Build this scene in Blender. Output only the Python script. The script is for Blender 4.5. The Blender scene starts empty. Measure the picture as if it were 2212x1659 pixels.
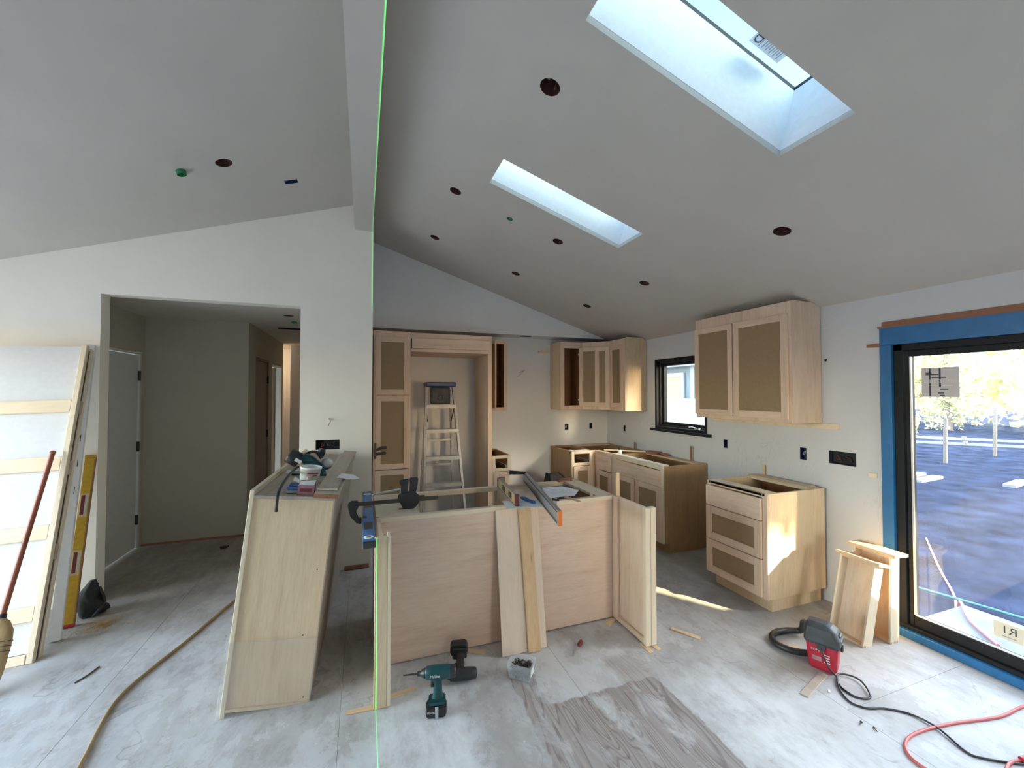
import bpy, bmesh, math, random
from mathutils import Vector, Matrix, Euler
random.seed(7)
PI = math.pi
S = bpy.context.scene
COL = S.collection

# ------------------------------------------------------------------ camera, sky, sun, exposure
cam_d = bpy.data.cameras.new('camera')
cam_d.sensor_width = 36.0
cam_d.lens = 36.0 * 890.0 / 2212.0
cam_d.clip_start = 0.02
cam = bpy.data.objects.new('camera', cam_d)
COL.objects.link(cam)
cam.location = (0, 0, 1.62)
cam.rotation_euler = (math.radians(90 + 1.23), 0, math.radians(-19.85))
S.camera = cam

SUN_AZ = Vector((0.585, -0.811, 0))
SUN_EL = math.radians(22.5)
w = bpy.data.worlds.new('sky'); S.world = w
w.use_nodes = True
nt = w.node_tree; nt.nodes.clear()
sky = nt.nodes.new('ShaderNodeTexSky'); sky.sky_type = 'NISHITA'
sky.sun_disc = False
sky.sun_elevation = math.radians(24); sky.sun_rotation = math.atan2(SUN_AZ.x, SUN_AZ.y)
sky.air_density = 1.0; sky.dust_density = 1.6; sky.ozone_density = 1.0
hs = nt.nodes.new('ShaderNodeHueSaturation'); hs.inputs['Saturation'].default_value = 0.9
bg = nt.nodes.new('ShaderNodeBackground'); bg.inputs['Strength'].default_value = 0.62
wo = nt.nodes.new('ShaderNodeOutputWorld')
nt.links.new(sky.outputs[0], hs.inputs['Color']); wbm = nt.nodes.new('ShaderNodeMix'); wbm.data_type = 'RGBA'; wbm.blend_type = 'MULTIPLY'; wbm.inputs[0].default_value = 1.0; wbm.inputs[7].default_value = (1.12, 1.0, 0.86, 1)
nt.links.new(hs.outputs[0], wbm.inputs[6]); nt.links.new(wbm.outputs[2], bg.inputs['Color']); nt.links.new(bg.outputs[0], wo.inputs[0])

def light(name, kind, loc, energy, color=(1, 1, 1), rot=None):
    d = bpy.data.lights.new(name, kind); d.energy = energy; d.color = color
    o = bpy.data.objects.new(name, d); COL.objects.link(o); o.location = loc
    if rot is not None: o.rotation_euler = rot
    return o
sd = Vector((-SUN_AZ.x * math.cos(SUN_EL), -SUN_AZ.y * math.cos(SUN_EL), -math.sin(SUN_EL)))
sun = light('sun', 'SUN', (6, -8, 6), 5.5, (1.0, 0.74, 0.40), sd.to_track_quat('-Z', 'Y').to_euler())
sun.data.angle = math.radians(0.6)
# warm bulb somewhere down the hall
hl = light('hall_bulb', 'POINT', (-1.75, 8.0, 2.1), 1.6, (1.0, 0.66, 0.36)); hl.data.shadow_soft_size = 0.06

def portal(loc, rot, sx, sy):
    o = light('window_portal', 'AREA', loc, 1.0, rot=rot)
    o.data.shape = 'RECTANGLE'; o.data.size = sx; o.data.size_y = sy
    o.data.cycles.is_portal = True
# vertical laser fan, thrown from a levelling laser standing on the floor just in front of the picture
def laser(loc, energy):
    o = light('laser_fan', 'POINT', loc, energy, (0.0, 1.0, 0.06))
    d = o.data; d.shadow_soft_size = 0.0; d.use_nodes = True
    n = d.node_tree; em = n.nodes['Emission']
    tc = n.nodes.new('ShaderNodeTexCoord'); sx = n.nodes.new('ShaderNodeSeparateXYZ')
    ab = n.nodes.new('ShaderNodeMath'); ab.operation = 'ABSOLUTE'
    lt = n.nodes.new('ShaderNodeMath'); lt.operation = 'LESS_THAN'; lt.inputs[1].default_value = 0.0011
    n.links.new(tc.outputs['Normal'], sx.inputs[0]); n.links.new(sx.outputs['X'], ab.inputs[0])
    n.links.new(ab.outputs[0], lt.inputs[0]); n.links.new(lt.outputs[0], em.inputs['Strength'])
    return o
laser((0.0715, 1.30, 0.10), 70)

S.view_settings.view_transform = 'Standard'
S.view_settings.look = 'None'
S.view_settings.gamma = 1.0
S.view_settings.use_curve_mapping = False
S.view_settings.exposure = 2.82
S.cycles.max_bounces = 12
S.cycles.diffuse_bounces = 8
S.cycles.transparent_max_bounces = 16
S.cycles.caustics_reflective = False
S.cycles.caustics_refractive = False
S.cycles.sample_clamp_indirect = 6.0

# ------------------------------------------------------------------ materials
def mat_new(name):
    m = bpy.data.materials.new(name); m.use_nodes = True
    t = m.node_tree; t.nodes.clear()
    b = t.nodes.new('ShaderNodeBsdfPrincipled'); o = t.nodes.new('ShaderNodeOutputMaterial')
    t.links.new(b.outputs[0], o.inputs[0])
    return m, t, b
def N(t, k, **kw):
    n = t.nodes.new(k)
    for a, v in kw.items(): setattr(n, a, v)
    return n
def coords(t, scale, rnd=True):
    tc = N(t, 'ShaderNodeTexCoord'); mp = N(t, 'ShaderNodeMapping'); mp.inputs['Scale'].default_value = scale
    if rnd:
        oi = N(t, 'ShaderNodeObjectInfo'); mu = N(t, 'ShaderNodeMath', operation='MULTIPLY'); mu.inputs[1].default_value = 37.0
        t.links.new(oi.outputs['Random'], mu.inputs[0])
        ad = N(t, 'ShaderNodeVectorMath', operation='ADD')
        t.links.new(tc.outputs['Object'], ad.inputs[0]); t.links.new(mu.outputs[0], ad.inputs[1])
        t.links.new(ad.outputs[0], mp.inputs['Vector'])
    else:
        t.links.new(tc.outputs['Object'], mp.inputs['Vector'])
    return mp
def noise(t, vec, scale, detail=4, rough=0.55, dist=0.0):
    n = N(t, 'ShaderNodeTexNoise'); n.inputs['Scale'].default_value = scale
    n.inputs['Detail'].default_value = detail; n.inputs['Roughness'].default_value = rough; n.inputs['Distortion'].default_value = dist
    t.links.new(vec, n.inputs['Vector']); return n.outputs['Fac']
def ramp(t, fac, stops):
    r = N(t, 'ShaderNodeValToRGB'); e = r.color_ramp.elements
    while len(e) < len(stops): e.new(0.5)
    for i, (p, c) in enumerate(stops):
        e[i].position = p; e[i].color = (c[0], c[1], c[2], 1) if not isinstance(c, (int, float)) else (c, c, c, 1)
    t.links.new(fac, r.inputs[0]); return r.outputs[0]
def mix(t, fac, a, b, mode='MIX'):
    m = N(t, 'ShaderNodeMix', data_type='RGBA', blend_type=mode)
    for s, v in ((0, fac), (6, a), (7, b)):
        if hasattr(v, 'is_linked'): t.links.new(v, m.inputs[s])
        elif isinstance(v, (int, float)): m.inputs[s].default_value = v
        else: m.inputs[s].default_value = (v[0], v[1], v[2], 1)
    return m.outputs[2]
def math_(t, op, a, b=0.0, clamp=False):
    m = N(t, 'ShaderNodeMath', operation=op); m.use_clamp = clamp
    for i, v in enumerate((a, b)):
        if hasattr(v, 'is_linked'): t.links.new(v, m.inputs[i])
        else: m.inputs[i].default_value = v
    return m.outputs[0]
def bump(t, b, h, s, d=0.002):
    n = N(t, 'ShaderNodeBump'); n.inputs['Strength'].default_value = s; n.inputs['Distance'].default_value = d
    t.links.new(h, n.inputs['Height']); t.links.new(n.outputs[0], b.inputs['Normal'])
def plain(name, c, rough=0.5, metal=0.0, var=0.06, sc=30, bm=0.15):
    m, t, b = mat_new(name)
    mp = coords(t, (1, 1, 1)); f = noise(t, mp.outputs[0], sc, 3)
    lo = tuple(x * (1 - var) for x in c); hi = tuple(min(1, x * (1 + var)) for x in c)
    t.links.new(ramp(t, f, [(0.3, lo), (0.7, hi)]), b.inputs['Base Color'])
    b.inputs['Roughness'].default_value = rough; b.inputs['Metallic'].default_value = metal
    if bm: bump(t, b, f, bm, 0.001)
    return m
def wood(name, c, axis='Z', var=0.16, rough=0.55, knots=False, streak=1.0):
    m, t, b = mat_new(name)
    sc = {'X': (0.9, 9, 9), 'Y': (9, 0.9, 9), 'Z': (9, 9, 0.9)}[axis]
    mp = coords(t, sc)
    a = noise(t, mp.outputs[0], 1.1, 5, 0.6, 1.2)
    fine = noise(t, mp.outputs[0], 11.0, 4, 0.7)
    mp2 = coords(t, (1, 1, 1)); blotch = noise(t, mp2.outputs[0], 2.3, 3)
    dk = tuple(x * (1 - var) * q for x, q in zip(c, (1, .96, .9))); lt = tuple(min(1, x * (1 + var * .6)) for x in c)
    col = ramp(t, a, [(0.28, dk), (0.48, c), (0.75, lt)])
    col = mix(t, 0.28 * streak, col, ramp(t, fine, [(0.35, 0.35), (0.6, 0.62)]), 'OVERLAY')
    col = mix(t, 0.22, col, ramp(t, blotch, [(0.3, 0.38), (0.7, 0.62)]), 'OVERLAY')
    if knots:
        v = N(t, 'ShaderNodeTexVoronoi'); v.inputs['Scale'].default_value = 5.0
        t.links.new(coords(t, {'X': (.5, 2.2, 2.2), 'Y': (2.2, .5, 2.2), 'Z': (2.2, 2.2, .5)}[axis]).outputs[0], v.inputs['Vector'])
        k = ramp(t, v.outputs['Distance'], [(0.04, 1.0), (0.11, 0.0)])
        col = mix(t, math_(t, 'MULTIPLY', k, 0.7), col, tuple(x * .35 for x in c))
    t.links.new(col, b.inputs['Base Color'])
    b.inputs['Roughness'].default_value = rough
    bump(t, b, fine, 0.12, 0.0008)
    return m
def drywall(name, c, marks=False):
    m, t, b = mat_new(name)
    mp = coords(t, (1, 1, 1), False)
    f = noise(t, mp.outputs[0], 1.7, 3); g = noise(t, mp.outputs[0], 160, 3, 0.6)
    lo = tuple(x * .955 for x in c)
    col = ramp(t, f, [(0.35, lo), (0.65, c)])
    if marks:
        mm = noise(t, coords(t, (1, 1.4, .5), False).outputs[0], 2.6, 8, 0.62, 2.2)
        k = ramp(t, mm, [(0.492, 0.0), (0.5, 1.0), (0.508, 0.0)])
        area = ramp(t, noise(t, mp.outputs[0], 1.3, 2), [(0.5, 0.0), (0.62, 1.0)])
        col = mix(t, math_(t, 'MULTIPLY', math_(t, 'MULTIPLY', k, area), 0.4), col, (.3, .3, .3))
    t.links.new(col, b.inputs['Base Color'])
    b.inputs['Roughness'].default_value = 0.75
    bump(t, b, g, 0.1, 0.001)
    return m
WALLC = (0.78, 0.795, 0.815)
M = {}
M['wall'] = drywall('painted drywall', WALLC)
M['wall_marked'] = drywall('darkened drywall with pencil scuffs', (0.66, 0.67, 0.69), True)  # same wall paint, darkened to tone down the brightness of this wall
M['cream_wall'] = drywall('cream drywall', (0.85, 0.81, 0.725))
M['hall'] = drywall('darkened hall drywall', (0.50, 0.465, 0.385))  # same wall paint, darkened to stand in for the dim hall light
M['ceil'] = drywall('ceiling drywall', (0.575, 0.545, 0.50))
M['white'] = plain('white primer', (0.82, 0.83, 0.85), 0.5, var=.03)
M['sheet'] = plain('white sheet', (0.66, 0.67, 0.70), 0.5, var=.03)
M['door_white'] = plain('door primer', (0.66, 0.68, 0.67), 0.5, var=.03)
M['maple_x'] = wood('maple along x', (0.72, 0.545, 0.41), 'X')
M['maple_y'] = wood('maple along y', (0.66, 0.50, 0.35), 'Y')
M['maple_z'] = wood('maple along z', (0.72, 0.545, 0.41), 'Z')
M['pale_x'] = wood('pale maple edge x', (0.76, 0.66, 0.50), 'X', .08)
M['pale_y'] = wood('pale maple edge y', (0.76, 0.66, 0.50), 'Y', .08)
M['pale_z'] = wood('pale maple edge z', (0.74, 0.64, 0.48), 'Z', .08)
M['ply_x'] = wood('birch plywood x', (0.74, 0.565, 0.44), 'X', .13)
M['ply_z'] = wood('birch plywood z', (0.73, 0.565, 0.42), 'Z', .13)
M['ply_tan'] = wood('tan plywood', (0.70, 0.545, 0.36), 'Z', .12)
M['board_pale'] = wood('pale pink plywood', (0.76, 0.62, 0.49), 'Z', .1)
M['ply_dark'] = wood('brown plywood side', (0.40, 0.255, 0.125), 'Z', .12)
M['ply_dusty'] = wood('dusty plywood', (0.43, 0.365, 0.305), 'Y', .15)
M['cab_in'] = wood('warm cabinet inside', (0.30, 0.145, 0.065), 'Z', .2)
M['mdf'] = plain('mdf panel', (0.315, 0.215, 0.12), 0.6, var=.05, sc=60)
M['pine_x'] = wood('pine x', (0.80, 0.66, 0.48), 'X', .12, knots=True)
M['pine_z'] = wood('pine z', (0.66, 0.46, 0.26), 'Z', .16, knots=True)
M['pine_pale'] = wood('pale pine', (0.74, 0.63, 0.47), 'Z', .1)
M['gap'] = plain('dark gap', (0.10, 0.07, 0.05), 0.8)
M['shim'] = wood('cedar shim', (0.72, 0.53, 0.32), 'X', .1)
M['redwood'] = wood('reddish framing timber', (0.30, 0.135, 0.075), 'Y', .2)
M['black'] = plain('black plastic', (0.022, 0.022, 0.024), 0.42)
M['black_matte'] = plain('black matte', (0.015, 0.015, 0.017), 0.7)
M['charcoal'] = plain('charcoal paint', (0.016, 0.018, 0.022), 0.5)
M['dustblack'] = plain('dusty black plastic', (0.040, 0.045, 0.052), 0.55, var=.55, sc=9)
M['iron'] = plain('dark steel', (0.09, 0.075, 0.065), 0.4, 0.8)
M['chrome'] = plain('chrome', (0.78, 0.78, 0.78), 0.2, 1.0, var=.02)
M['alu'] = plain('aluminium', (0.55, 0.56, 0.56), 0.38, 0.85, var=.06)
M['alu_dull'] = plain('dull aluminium', (0.46, 0.45, 0.43), 0.5, 0.55, var=.12)
M['level_grey'] = plain('grey anodised', (0.36, 0.36, 0.37), 0.4, 0.5)
M['blue'] = plain('blue paint', (0.045, 0.19, 0.50), 0.4)
M['blue_dark'] = plain('dark blue plastic', (0.025, 0.06, 0.17), 0.4)
M['blue_tape'] = plain('blue flashing tape', (0.018, 0.15, 0.37), 0.38, var=.12, sc=12, bm=.3)
M['teal'] = plain('teal plastic', (0.006, 0.058, 0.068), 0.4)
M['red'] = plain('red plastic', (0.42, 0.018, 0.04), 0.4)
M['maroon'] = plain('maroon cap', (0.17, 0.025, 0.03), 0.4)
M['orange'] = plain('orange cap', (0.75, 0.19, 0.03), 0.4)
M['yellow'] = plain('yellow enamel', (0.55, 0.33, 0.02), 0.4, var=.12)
M['cream'] = plain('level cream face', (0.62, 0.47, 0.25), 0.45)
M['green'] = plain('green plastic', (0.03, 0.25, 0.11), 0.4)
M['paper'] = plain('paper', (0.82, 0.84, 0.88), 0.7, var=.02)
M['ink'] = plain('grey print', (0.36, 0.38, 0.42), 0.8)
M['ink_dark'] = plain('dark print', (0.07, 0.08, 0.10), 0.8)
M['ink_white'] = plain('white print', (0.75, 0.74, 0.74), 0.6)
M['redprint'] = plain('red print', (0.5, 0.03, 0.06), 0.6)
M['tub'] = plain('white tub', (0.82, 0.82, 0.80), 0.4, var=.02)
M['pink'] = plain('purple carton', (0.33, 0.16, 0.19), 0.6, var=.2)
M['can_brown'] = plain('brown light can', (0.10, 0.045, 0.035), 0.45, 0.3, var=.3)
M['tan_cord'] = plain('tan rubber', (0.32, 0.22, 0.11), 0.6)
M['red_cord'] = plain('red cord', (0.55, 0.13, 0.115), 0.5)
M['handle_wood'] = wood('red brown handle', (0.26, 0.075, 0.04), 'Z', .2, .4)
M['straw'] = wood('broom straw', (0.46, 0.32, 0.15), 'Z', .35)
M['sawdust'] = plain('sawdust', (0.52, 0.36, 0.19), 0.9, var=.25)
M['boxcavity'] = plain('box inside', (0.012, 0.014, 0.022), 0.7)
M['boxblue'] = plain('blue outlet box', (0.012, 0.03, 0.10), 0.5)
M['wire'] = plain('wire sheath', (0.55, 0.50, 0.42), 0.5)
M['wirered'] = plain('red wire', (0.22, 0.03, 0.03), 0.5)
M['wiredark'] = plain('dark wire', (0.05, 0.045, 0.045), 0.5)
M['concrete'] = plain('stoop concrete', (0.17, 0.18, 0.20), 0.9, var=.2, sc=6)
M['soil'] = plain('dark soil', (0.024, 0.034, 0.064), 0.95, var=.5, sc=2.2, bm=.6)  # blue of the sky light mixed into the soil colour
M['charcoal'].node_tree.nodes['Principled BSDF'].inputs['Specular IOR Level'].default_value = 0.18
M['soil'].node_tree.nodes['Principled BSDF'].inputs['Specular IOR Level'].default_value = 0.0
M['leafy'] = plain('sunlit leaves', (0.66, 0.64, 0.36), 0.6, var=.5, sc=1.3)
M['bark'] = plain('pale bark', (0.24, 0.19, 0.15), 0.8, var=.3)
M['siding'] = plain('grey siding', (0.105, 0.125, 0.145), 0.7)
M['siding_trim'] = plain('pale trim', (0.20, 0.24, 0.26), 0.6)
M['tarp'] = plain('white tarp', (0.82, 0.82, 0.82), 0.6)
M['pane_yellow'] = plain('yellow blind', (0.24, 0.25, 0.09), 0.5)
M['hose_pink'] = plain('pink cord', (0.48, 0.14, 0.16), 0.5)
M['hose_teal'] = plain('teal hose', (0.07, 0.30, 0.33), 0.5)
M['plank_white'] = plain('pale planks', (0.34, 0.34, 0.34), 0.7)

def glass(name, tint, refl=0.5):
    m, t, b = mat_new(name); t.nodes.remove(b)
    out = [n for n in t.nodes if n.type == 'OUTPUT_MATERIAL'][0]
    tr = N(t, 'ShaderNodeBsdfTransparent'); tr.inputs[0].default_value = (*tint, 1)
    gl = N(t, 'ShaderNodeBsdfGlossy'); gl.inputs['Roughness'].default_value = 0.02
    lw = N(t, 'ShaderNodeLayerWeight'); lw.inputs[0].default_value = .5
    fm = math_(t, 'MULTIPLY', math_(t, 'ADD', .04, math_(t, 'MULTIPLY', math_(t, 'POWER', lw.outputs['Facing'], 5.0), .96)), refl)
    mx = N(t, 'ShaderNodeMixShader')
    t.links.new(fm, mx.inputs[0]); t.links.new(tr.outputs[0], mx.inputs[1]); t.links.new(gl.outputs[0], mx.inputs[2])
    t.links.new(mx.outputs[0], out.inputs[0]); return m
M['skylight_glass'] = glass('tinted skylight glass', (0.385, 0.47, 0.495), 0.7)  # tint added to dim and cool the light in the shafts
M['glass'] = glass('window glass', (0.94, 0.97, 0.97), 0.7)
def dusty(name, amount):  # thin translucent coat added to veil the view outside like haze
    m = glass(name, (0.92, 0.96, 0.97), 0.8); t = m.node_tree
    out = [n for n in t.nodes if n.type == 'OUTPUT_MATERIAL'][0]; src = out.inputs[0].links[0].from_socket
    tl = N(t, 'ShaderNodeBsdfTranslucent'); tl.inputs[0].default_value = (.85, .88, .92, 1)
    mx = N(t, 'ShaderNodeMixShader')
    f = ramp(t, noise(t, coords(t, (1, 1, 1), False).outputs[0], 1.6, 5), [(.3, amount * .7), (.7, amount * 1.3)])
    t.links.new(f, mx.inputs[0]); t.links.new(src, mx.inputs[1]); t.links.new(tl.outputs[0], mx.inputs[2]); t.links.new(mx.outputs[0], out.inputs[0]); return m
M['hazy_glass'] = dusty('hazy door glass', 0.010)
def film(name, c, alpha, rough=0.3):
    m, t, b = mat_new(name)
    b.inputs['Base Color'].default_value = (*c, 1); b.inputs['Roughness'].default_value = rough; b.inputs['Alpha'].default_value = alpha
    bump(t, b, noise(t, coords(t, (3, 3, 14)).outputs[0], 4, 4, .6, 1.0), .5, .004)
    return m
M['film'] = film('stretch film', (0.75, 0.74, 0.72), 0.13, 0.18)
M['clear'] = film('clear plastic', (0.72, 0.78, 0.84), 0.24, 0.25)
M['sticker'] = film('sticker', (0.66, 0.62, 0.63), 0.95, 0.6)
M['sticker_cream'] = film('cream sticker', (0.80, 0.74, 0.60), 0.9, 0.6)

# sub-floor: plywood greyed by joint compound dust, with one area scraped back to the bare sheet
def floor_mat():
    m, t, b = mat_new('dusty plywood subfloor')
    mp = coords(t, (1, 1, 1), False); v = mp.outputs[0]
    sx = N(t, 'ShaderNodeSeparateXYZ'); t.links.new(v, sx.inputs[0])
    X, Y = sx.outputs[0], sx.outputs[1]
    wob = noise(t, v, 9.0, 4, .6)
    jit = math_(t, 'MULTIPLY', math_(t, 'SUBTRACT', wob, 0.5), 0.09)
    # bare wood with strong cathedral grain running along y
    gv = coords(t, (1.7, 0.24, 1), False).outputs[0]
    gn = noise(t, gv, 2.6, 2, .5, 0.9)
    rings = math_(t, 'FRACT', math_(t, 'MULTIPLY', gn, 30.0))
    gcol = ramp(t, rings, [(0.0, (.40, .355, .335)), (0.62, (.37, .325, .31)), (0.84, (.235, .195, .185)), (1.0, (.33, .285, .27))])
    gcol = mix(t, ramp(t, noise(t, coords(t, (40, 3, 1), False).outputs[0], 1.0, 3), [(.4, 0.0), (.75, .4)]), gcol, (.14, .11, .10))
    # dust coat
    a = noise(t, v, 1.1, 6, .62, .4)
    tex = noise(t, coords(t, (1.6, .8, 1), False).outputs[0], 5.0, 10, .74, .15)
    dcol = ramp(t, tex, [(0.30, (.44, .42, .41)), (0.46, (.60, .60, .60)), (0.60, (.66, .68, .69)), (0.74, (.74, .755, .765))])
    dcol = mix(t, ramp(t, a, [(.40, .6), (.54, 0.0)]), dcol, (.44, .405, .385))
    pat = noise(t, coords(t, (1.3, .8, 1), False).outputs[0], 2.4, 11, .74, .15)
    dcol = mix(t, ramp(t, pat, [(.50, 0.0), (.53, .45)]), dcol, (.80, .81, .82))
    dcol = mix(t, ramp(t, pat, [(.40, .35), (.43, 0.0)]), dcol, (.36, .335, .325))
    sc = noise(t, coords(t, (1.3, 1.0, 1), False).outputs[0], 6.2, 10, .78, .1)
    dcol = mix(t, ramp(t, sc, [(.60, 0.0), (.68, .5)]), dcol, (.25, .23, .225))
    def grade(c, a0, a1): return math_(t, 'MULTIPLY', math_(t, 'SUBTRACT', c, a0), 1 / (a1 - a0), True)
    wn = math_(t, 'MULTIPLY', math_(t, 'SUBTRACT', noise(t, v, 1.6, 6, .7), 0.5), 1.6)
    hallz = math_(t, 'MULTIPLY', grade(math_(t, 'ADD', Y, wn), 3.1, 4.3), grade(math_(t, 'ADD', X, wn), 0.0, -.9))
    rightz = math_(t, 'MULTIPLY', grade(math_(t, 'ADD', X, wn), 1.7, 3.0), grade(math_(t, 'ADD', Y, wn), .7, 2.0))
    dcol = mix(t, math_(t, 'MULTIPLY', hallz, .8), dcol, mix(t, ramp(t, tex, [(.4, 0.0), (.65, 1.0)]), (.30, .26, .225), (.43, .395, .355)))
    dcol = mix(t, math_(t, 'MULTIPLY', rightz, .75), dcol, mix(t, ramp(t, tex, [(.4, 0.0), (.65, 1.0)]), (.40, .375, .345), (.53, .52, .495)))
    li = noise(t, coords(t, (1.1, .8, 1), False).outputs[0], 1.9, 3, .5, 1.2)
    lk = math_(t, 'MULTIPLY', ramp(t, li, [(.492, 0.0), (.5, 1.0), (.508, 0.0)]), ramp(t, noise(t, v, 2.7, 4, .6), [(.52, 0.0), (.6, .5)]))
    dcol = mix(t, lk, dcol, (.24, .23, .225))
    sp = N(t, 'ShaderNodeTexVoronoi'); sp.inputs['Scale'].default_value = 7.0; t.links.new(v, sp.inputs['Vector'])
    spk = ramp(t, sp.outputs['Distance'], [(.035, 1.0), (.06, 0.0)])
    spd = N(t, 'ShaderNodeTexVoronoi'); spd.inputs['Scale'].default_value = 13.0; t.links.new(v, spd.inputs['Vector'])
    dcol = mix(t, math_(t, 'MULTIPLY', spk, .7), dcol, (.78, .78, .77))
    dcol = mix(t, ramp(t, spd.outputs['Distance'], [(.03, .55), (.05, 0.0)]), dcol, (.2, .18, .17))
    dcol = mix(t, 1.0, dcol, (.83, .83, .83), 'MULTIPLY')
    # scraped rectangle x .86..1.60, y < 1.97 and a narrow strip beside it
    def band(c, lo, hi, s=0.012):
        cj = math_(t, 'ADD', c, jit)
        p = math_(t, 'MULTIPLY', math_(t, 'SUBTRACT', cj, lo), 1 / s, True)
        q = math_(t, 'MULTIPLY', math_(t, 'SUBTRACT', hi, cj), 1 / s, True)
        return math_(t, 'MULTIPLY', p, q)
    br = math_(t, 'MAXIMUM', math_(t, 'MULTIPLY', band(X, .04, .52, .07), band(Y, -1.0, 2.35, .15)), math_(t, 'MULTIPLY', band(X, 1.58, 2.15, .2), band(Y, -1.0, 2.0, .3)))  # skylight glow on the floor painted in as paler bands
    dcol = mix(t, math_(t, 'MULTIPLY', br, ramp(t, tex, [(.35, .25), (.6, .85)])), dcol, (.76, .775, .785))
    r1 = math_(t, 'MULTIPLY', band(X, .80, 1.59), band(Y, -1.0, 1.985))
    r2 = math_(t, 'MULTIPLY', band(X, .785, .93), band(Y, -1.0, 2.30))
    r2b = math_(t, 'MULTIPLY', band(X, 1.36, 1.62, .04), band(Y, 1.9, 2.22, .05))
    bare = math_(t, 'MAXIMUM', math_(t, 'MAXIMUM', r1, r2), math_(t, 'MULTIPLY', r2b, .6))
    smear = ramp(t, noise(t, coords(t, (2.2, 1.0, 1), False).outputs[0], 3.0, 6, .65, .8), [(.52, 1.0), (.64, .12)])
    bare = math_(t, 'MULTIPLY', bare, smear)
    streak = math_(t, 'MULTIPLY', band(X, .845, .875, .02), .8)
    bare = math_(t, 'MULTIPLY', bare, math_(t, 'SUBTRACT', 1.0, streak))
    b2 = math_(t, 'MULTIPLY', band(X, .52, .70, .05), math_(t, 'MULTIPLY', band(Y, -1.0, 2.15, .1), .45))
    col = mix(t, bare, dcol, gcol)
    col = mix(t, b2, col, (.33, .30, .29))
    oi = N(t, 'ShaderNodeObjectInfo')
    col = mix(t, .10, col, ramp(t, oi.outputs['Random'], [(0, .35), (1, .65)]), 'OVERLAY')
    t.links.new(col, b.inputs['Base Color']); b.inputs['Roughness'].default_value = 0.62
    bump(t, b, tex, .25, .003)
    return m
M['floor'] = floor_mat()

# ------------------------------------------------------------------ mesh helpers
class MB:
    def __init__(s): s.v = []; s.f = []; s.sm = []
    def add(s, vs, fs, smooth=False):
        o = len(s.v); s.v += [tuple(p) for p in vs]; s.f += [tuple(i + o for i in f) for f in fs]; s.sm += [smooth] * len(fs); return s
    def box(s, x0, x1, y0, y1, z0, z1, bev=0.0, mx=None):
        b = bmesh.new()
        vs = [b.verts.new(p) for p in ((x0, y0, z0), (x1, y0, z0), (x1, y1, z0), (x0, y1, z0), (x0, y0, z1), (x1, y0, z1), (x1, y1, z1), (x0, y1, z1))]
        for f in ((3, 2, 1, 0), (4, 5, 6, 7), (0, 1, 5, 4), (1, 2, 6, 5), (2, 3, 7, 6), (3, 0, 4, 7)): b.faces.new([vs[i] for i in f])
        if bev: bmesh.ops.bevel(b, geom=list(b.edges), offset=min(bev, .45 * min(x1 - x0, y1 - y0, z1 - z0)), segments=1, affect='EDGES', clamp_overlap=True)
        return s._take(b, mx)
    def _take(s, b, mx=None, smooth=False):
        b.verts.index_update()
        vs = [(mx @ v.co if mx else v.co.copy()) for v in b.verts]
        s.add(vs, [[v.index for v in f.verts] for f in b.faces], smooth); b.free(); return s
    def prism(s, poly, a, b_, axis='Y', bev=0.0, mx=None, smooth=False):
        # polygon in the other two axes, extruded from a to b_ along axis
        def P(u, v, h): return {'X': (h, u, v), 'Y': (u, h, v), 'Z': (u, v, h)}[axis]
        b = bmesh.new()
        lo = [b.verts.new(P(u, v, a)) for u, v in poly]; hi = [b.verts.new(P(u, v, b_)) for u, v in poly]
        n = len(poly); b.faces.new(lo); b.faces.new(hi[::-1])
        for i in range(n): b.faces.new((lo[i], hi[i], hi[(i + 1) % n], lo[(i + 1) % n]))
        bmesh.ops.recalc_face_normals(b, faces=list(b.faces))
        if bev: bmesh.ops.bevel(b, geom=list(b.edges), offset=bev, segments=2, affect='EDGES', clamp_overlap=True)
        return s._take(b, mx, smooth)
    def loft(s, rings, cap=True, smooth=True, mx=None):
        # rings: lists of equally many points
        o = []; n = len(rings[0])
        vs = [Vector(p) for r in rings for p in r]
        if mx: vs = [mx @ p for p in vs]
        fs = []
        for k in range(len(rings) - 1):
            for i in range(n):
                j = (i + 1) % n
                fs.append((k * n + i, k * n + j, (k + 1) * n + j, (k + 1) * n + i))
        s.add(vs, fs, smooth)
        if cap: s.add([vs[i] for i in range(n)], [tuple(range(n))[::-1]]); s.add(vs[-n:], [tuple(range(n))])
        return s
    def tube(s, pts, r, n=8, smooth=True, cap=True, sub=0):
        P = [Vector(p) for p in pts]
        R = r if isinstance(r, (list, tuple)) else [r] * len(P)
        if sub: P, R = spline(P, R, sub)
        rings = []; prev = None
        for i, p in enumerate(P):
            d = (P[min(i + 1, len(P) - 1)] - P[max(i - 1, 0)]).normalized()
            if prev is None:
                up = Vector((0, 0, 1)) if abs(d.z) < .9 else Vector((1, 0, 0)); u = d.cross(up).normalized()
            else: u = (prev - d * prev.dot(d)).normalized()
            prev = u; q = d.cross(u)
            rings.append([p + (u * math.cos(2 * PI * k / n) + q * math.sin(2 * PI * k / n)) * R[i] for k in range(n)])
        return s.loft(rings, cap, smooth)
    def lathe(s, prof, c=(0, 0, 0), n=20, smooth=True, mx=None, cap=True):
        rings = [[(c[0] + r * math.cos(2 * PI * k / n), c[1] + r * math.sin(2 * PI * k / n), c[2] + z) for k in range(n)] for r, z in prof]
        return s.loft(rings, cap, smooth, mx)
    def shift(s, d): s.v = [(p[0] + d[0], p[1] + d[1], p[2] + d[2]) for p in s.v]; return s
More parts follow.
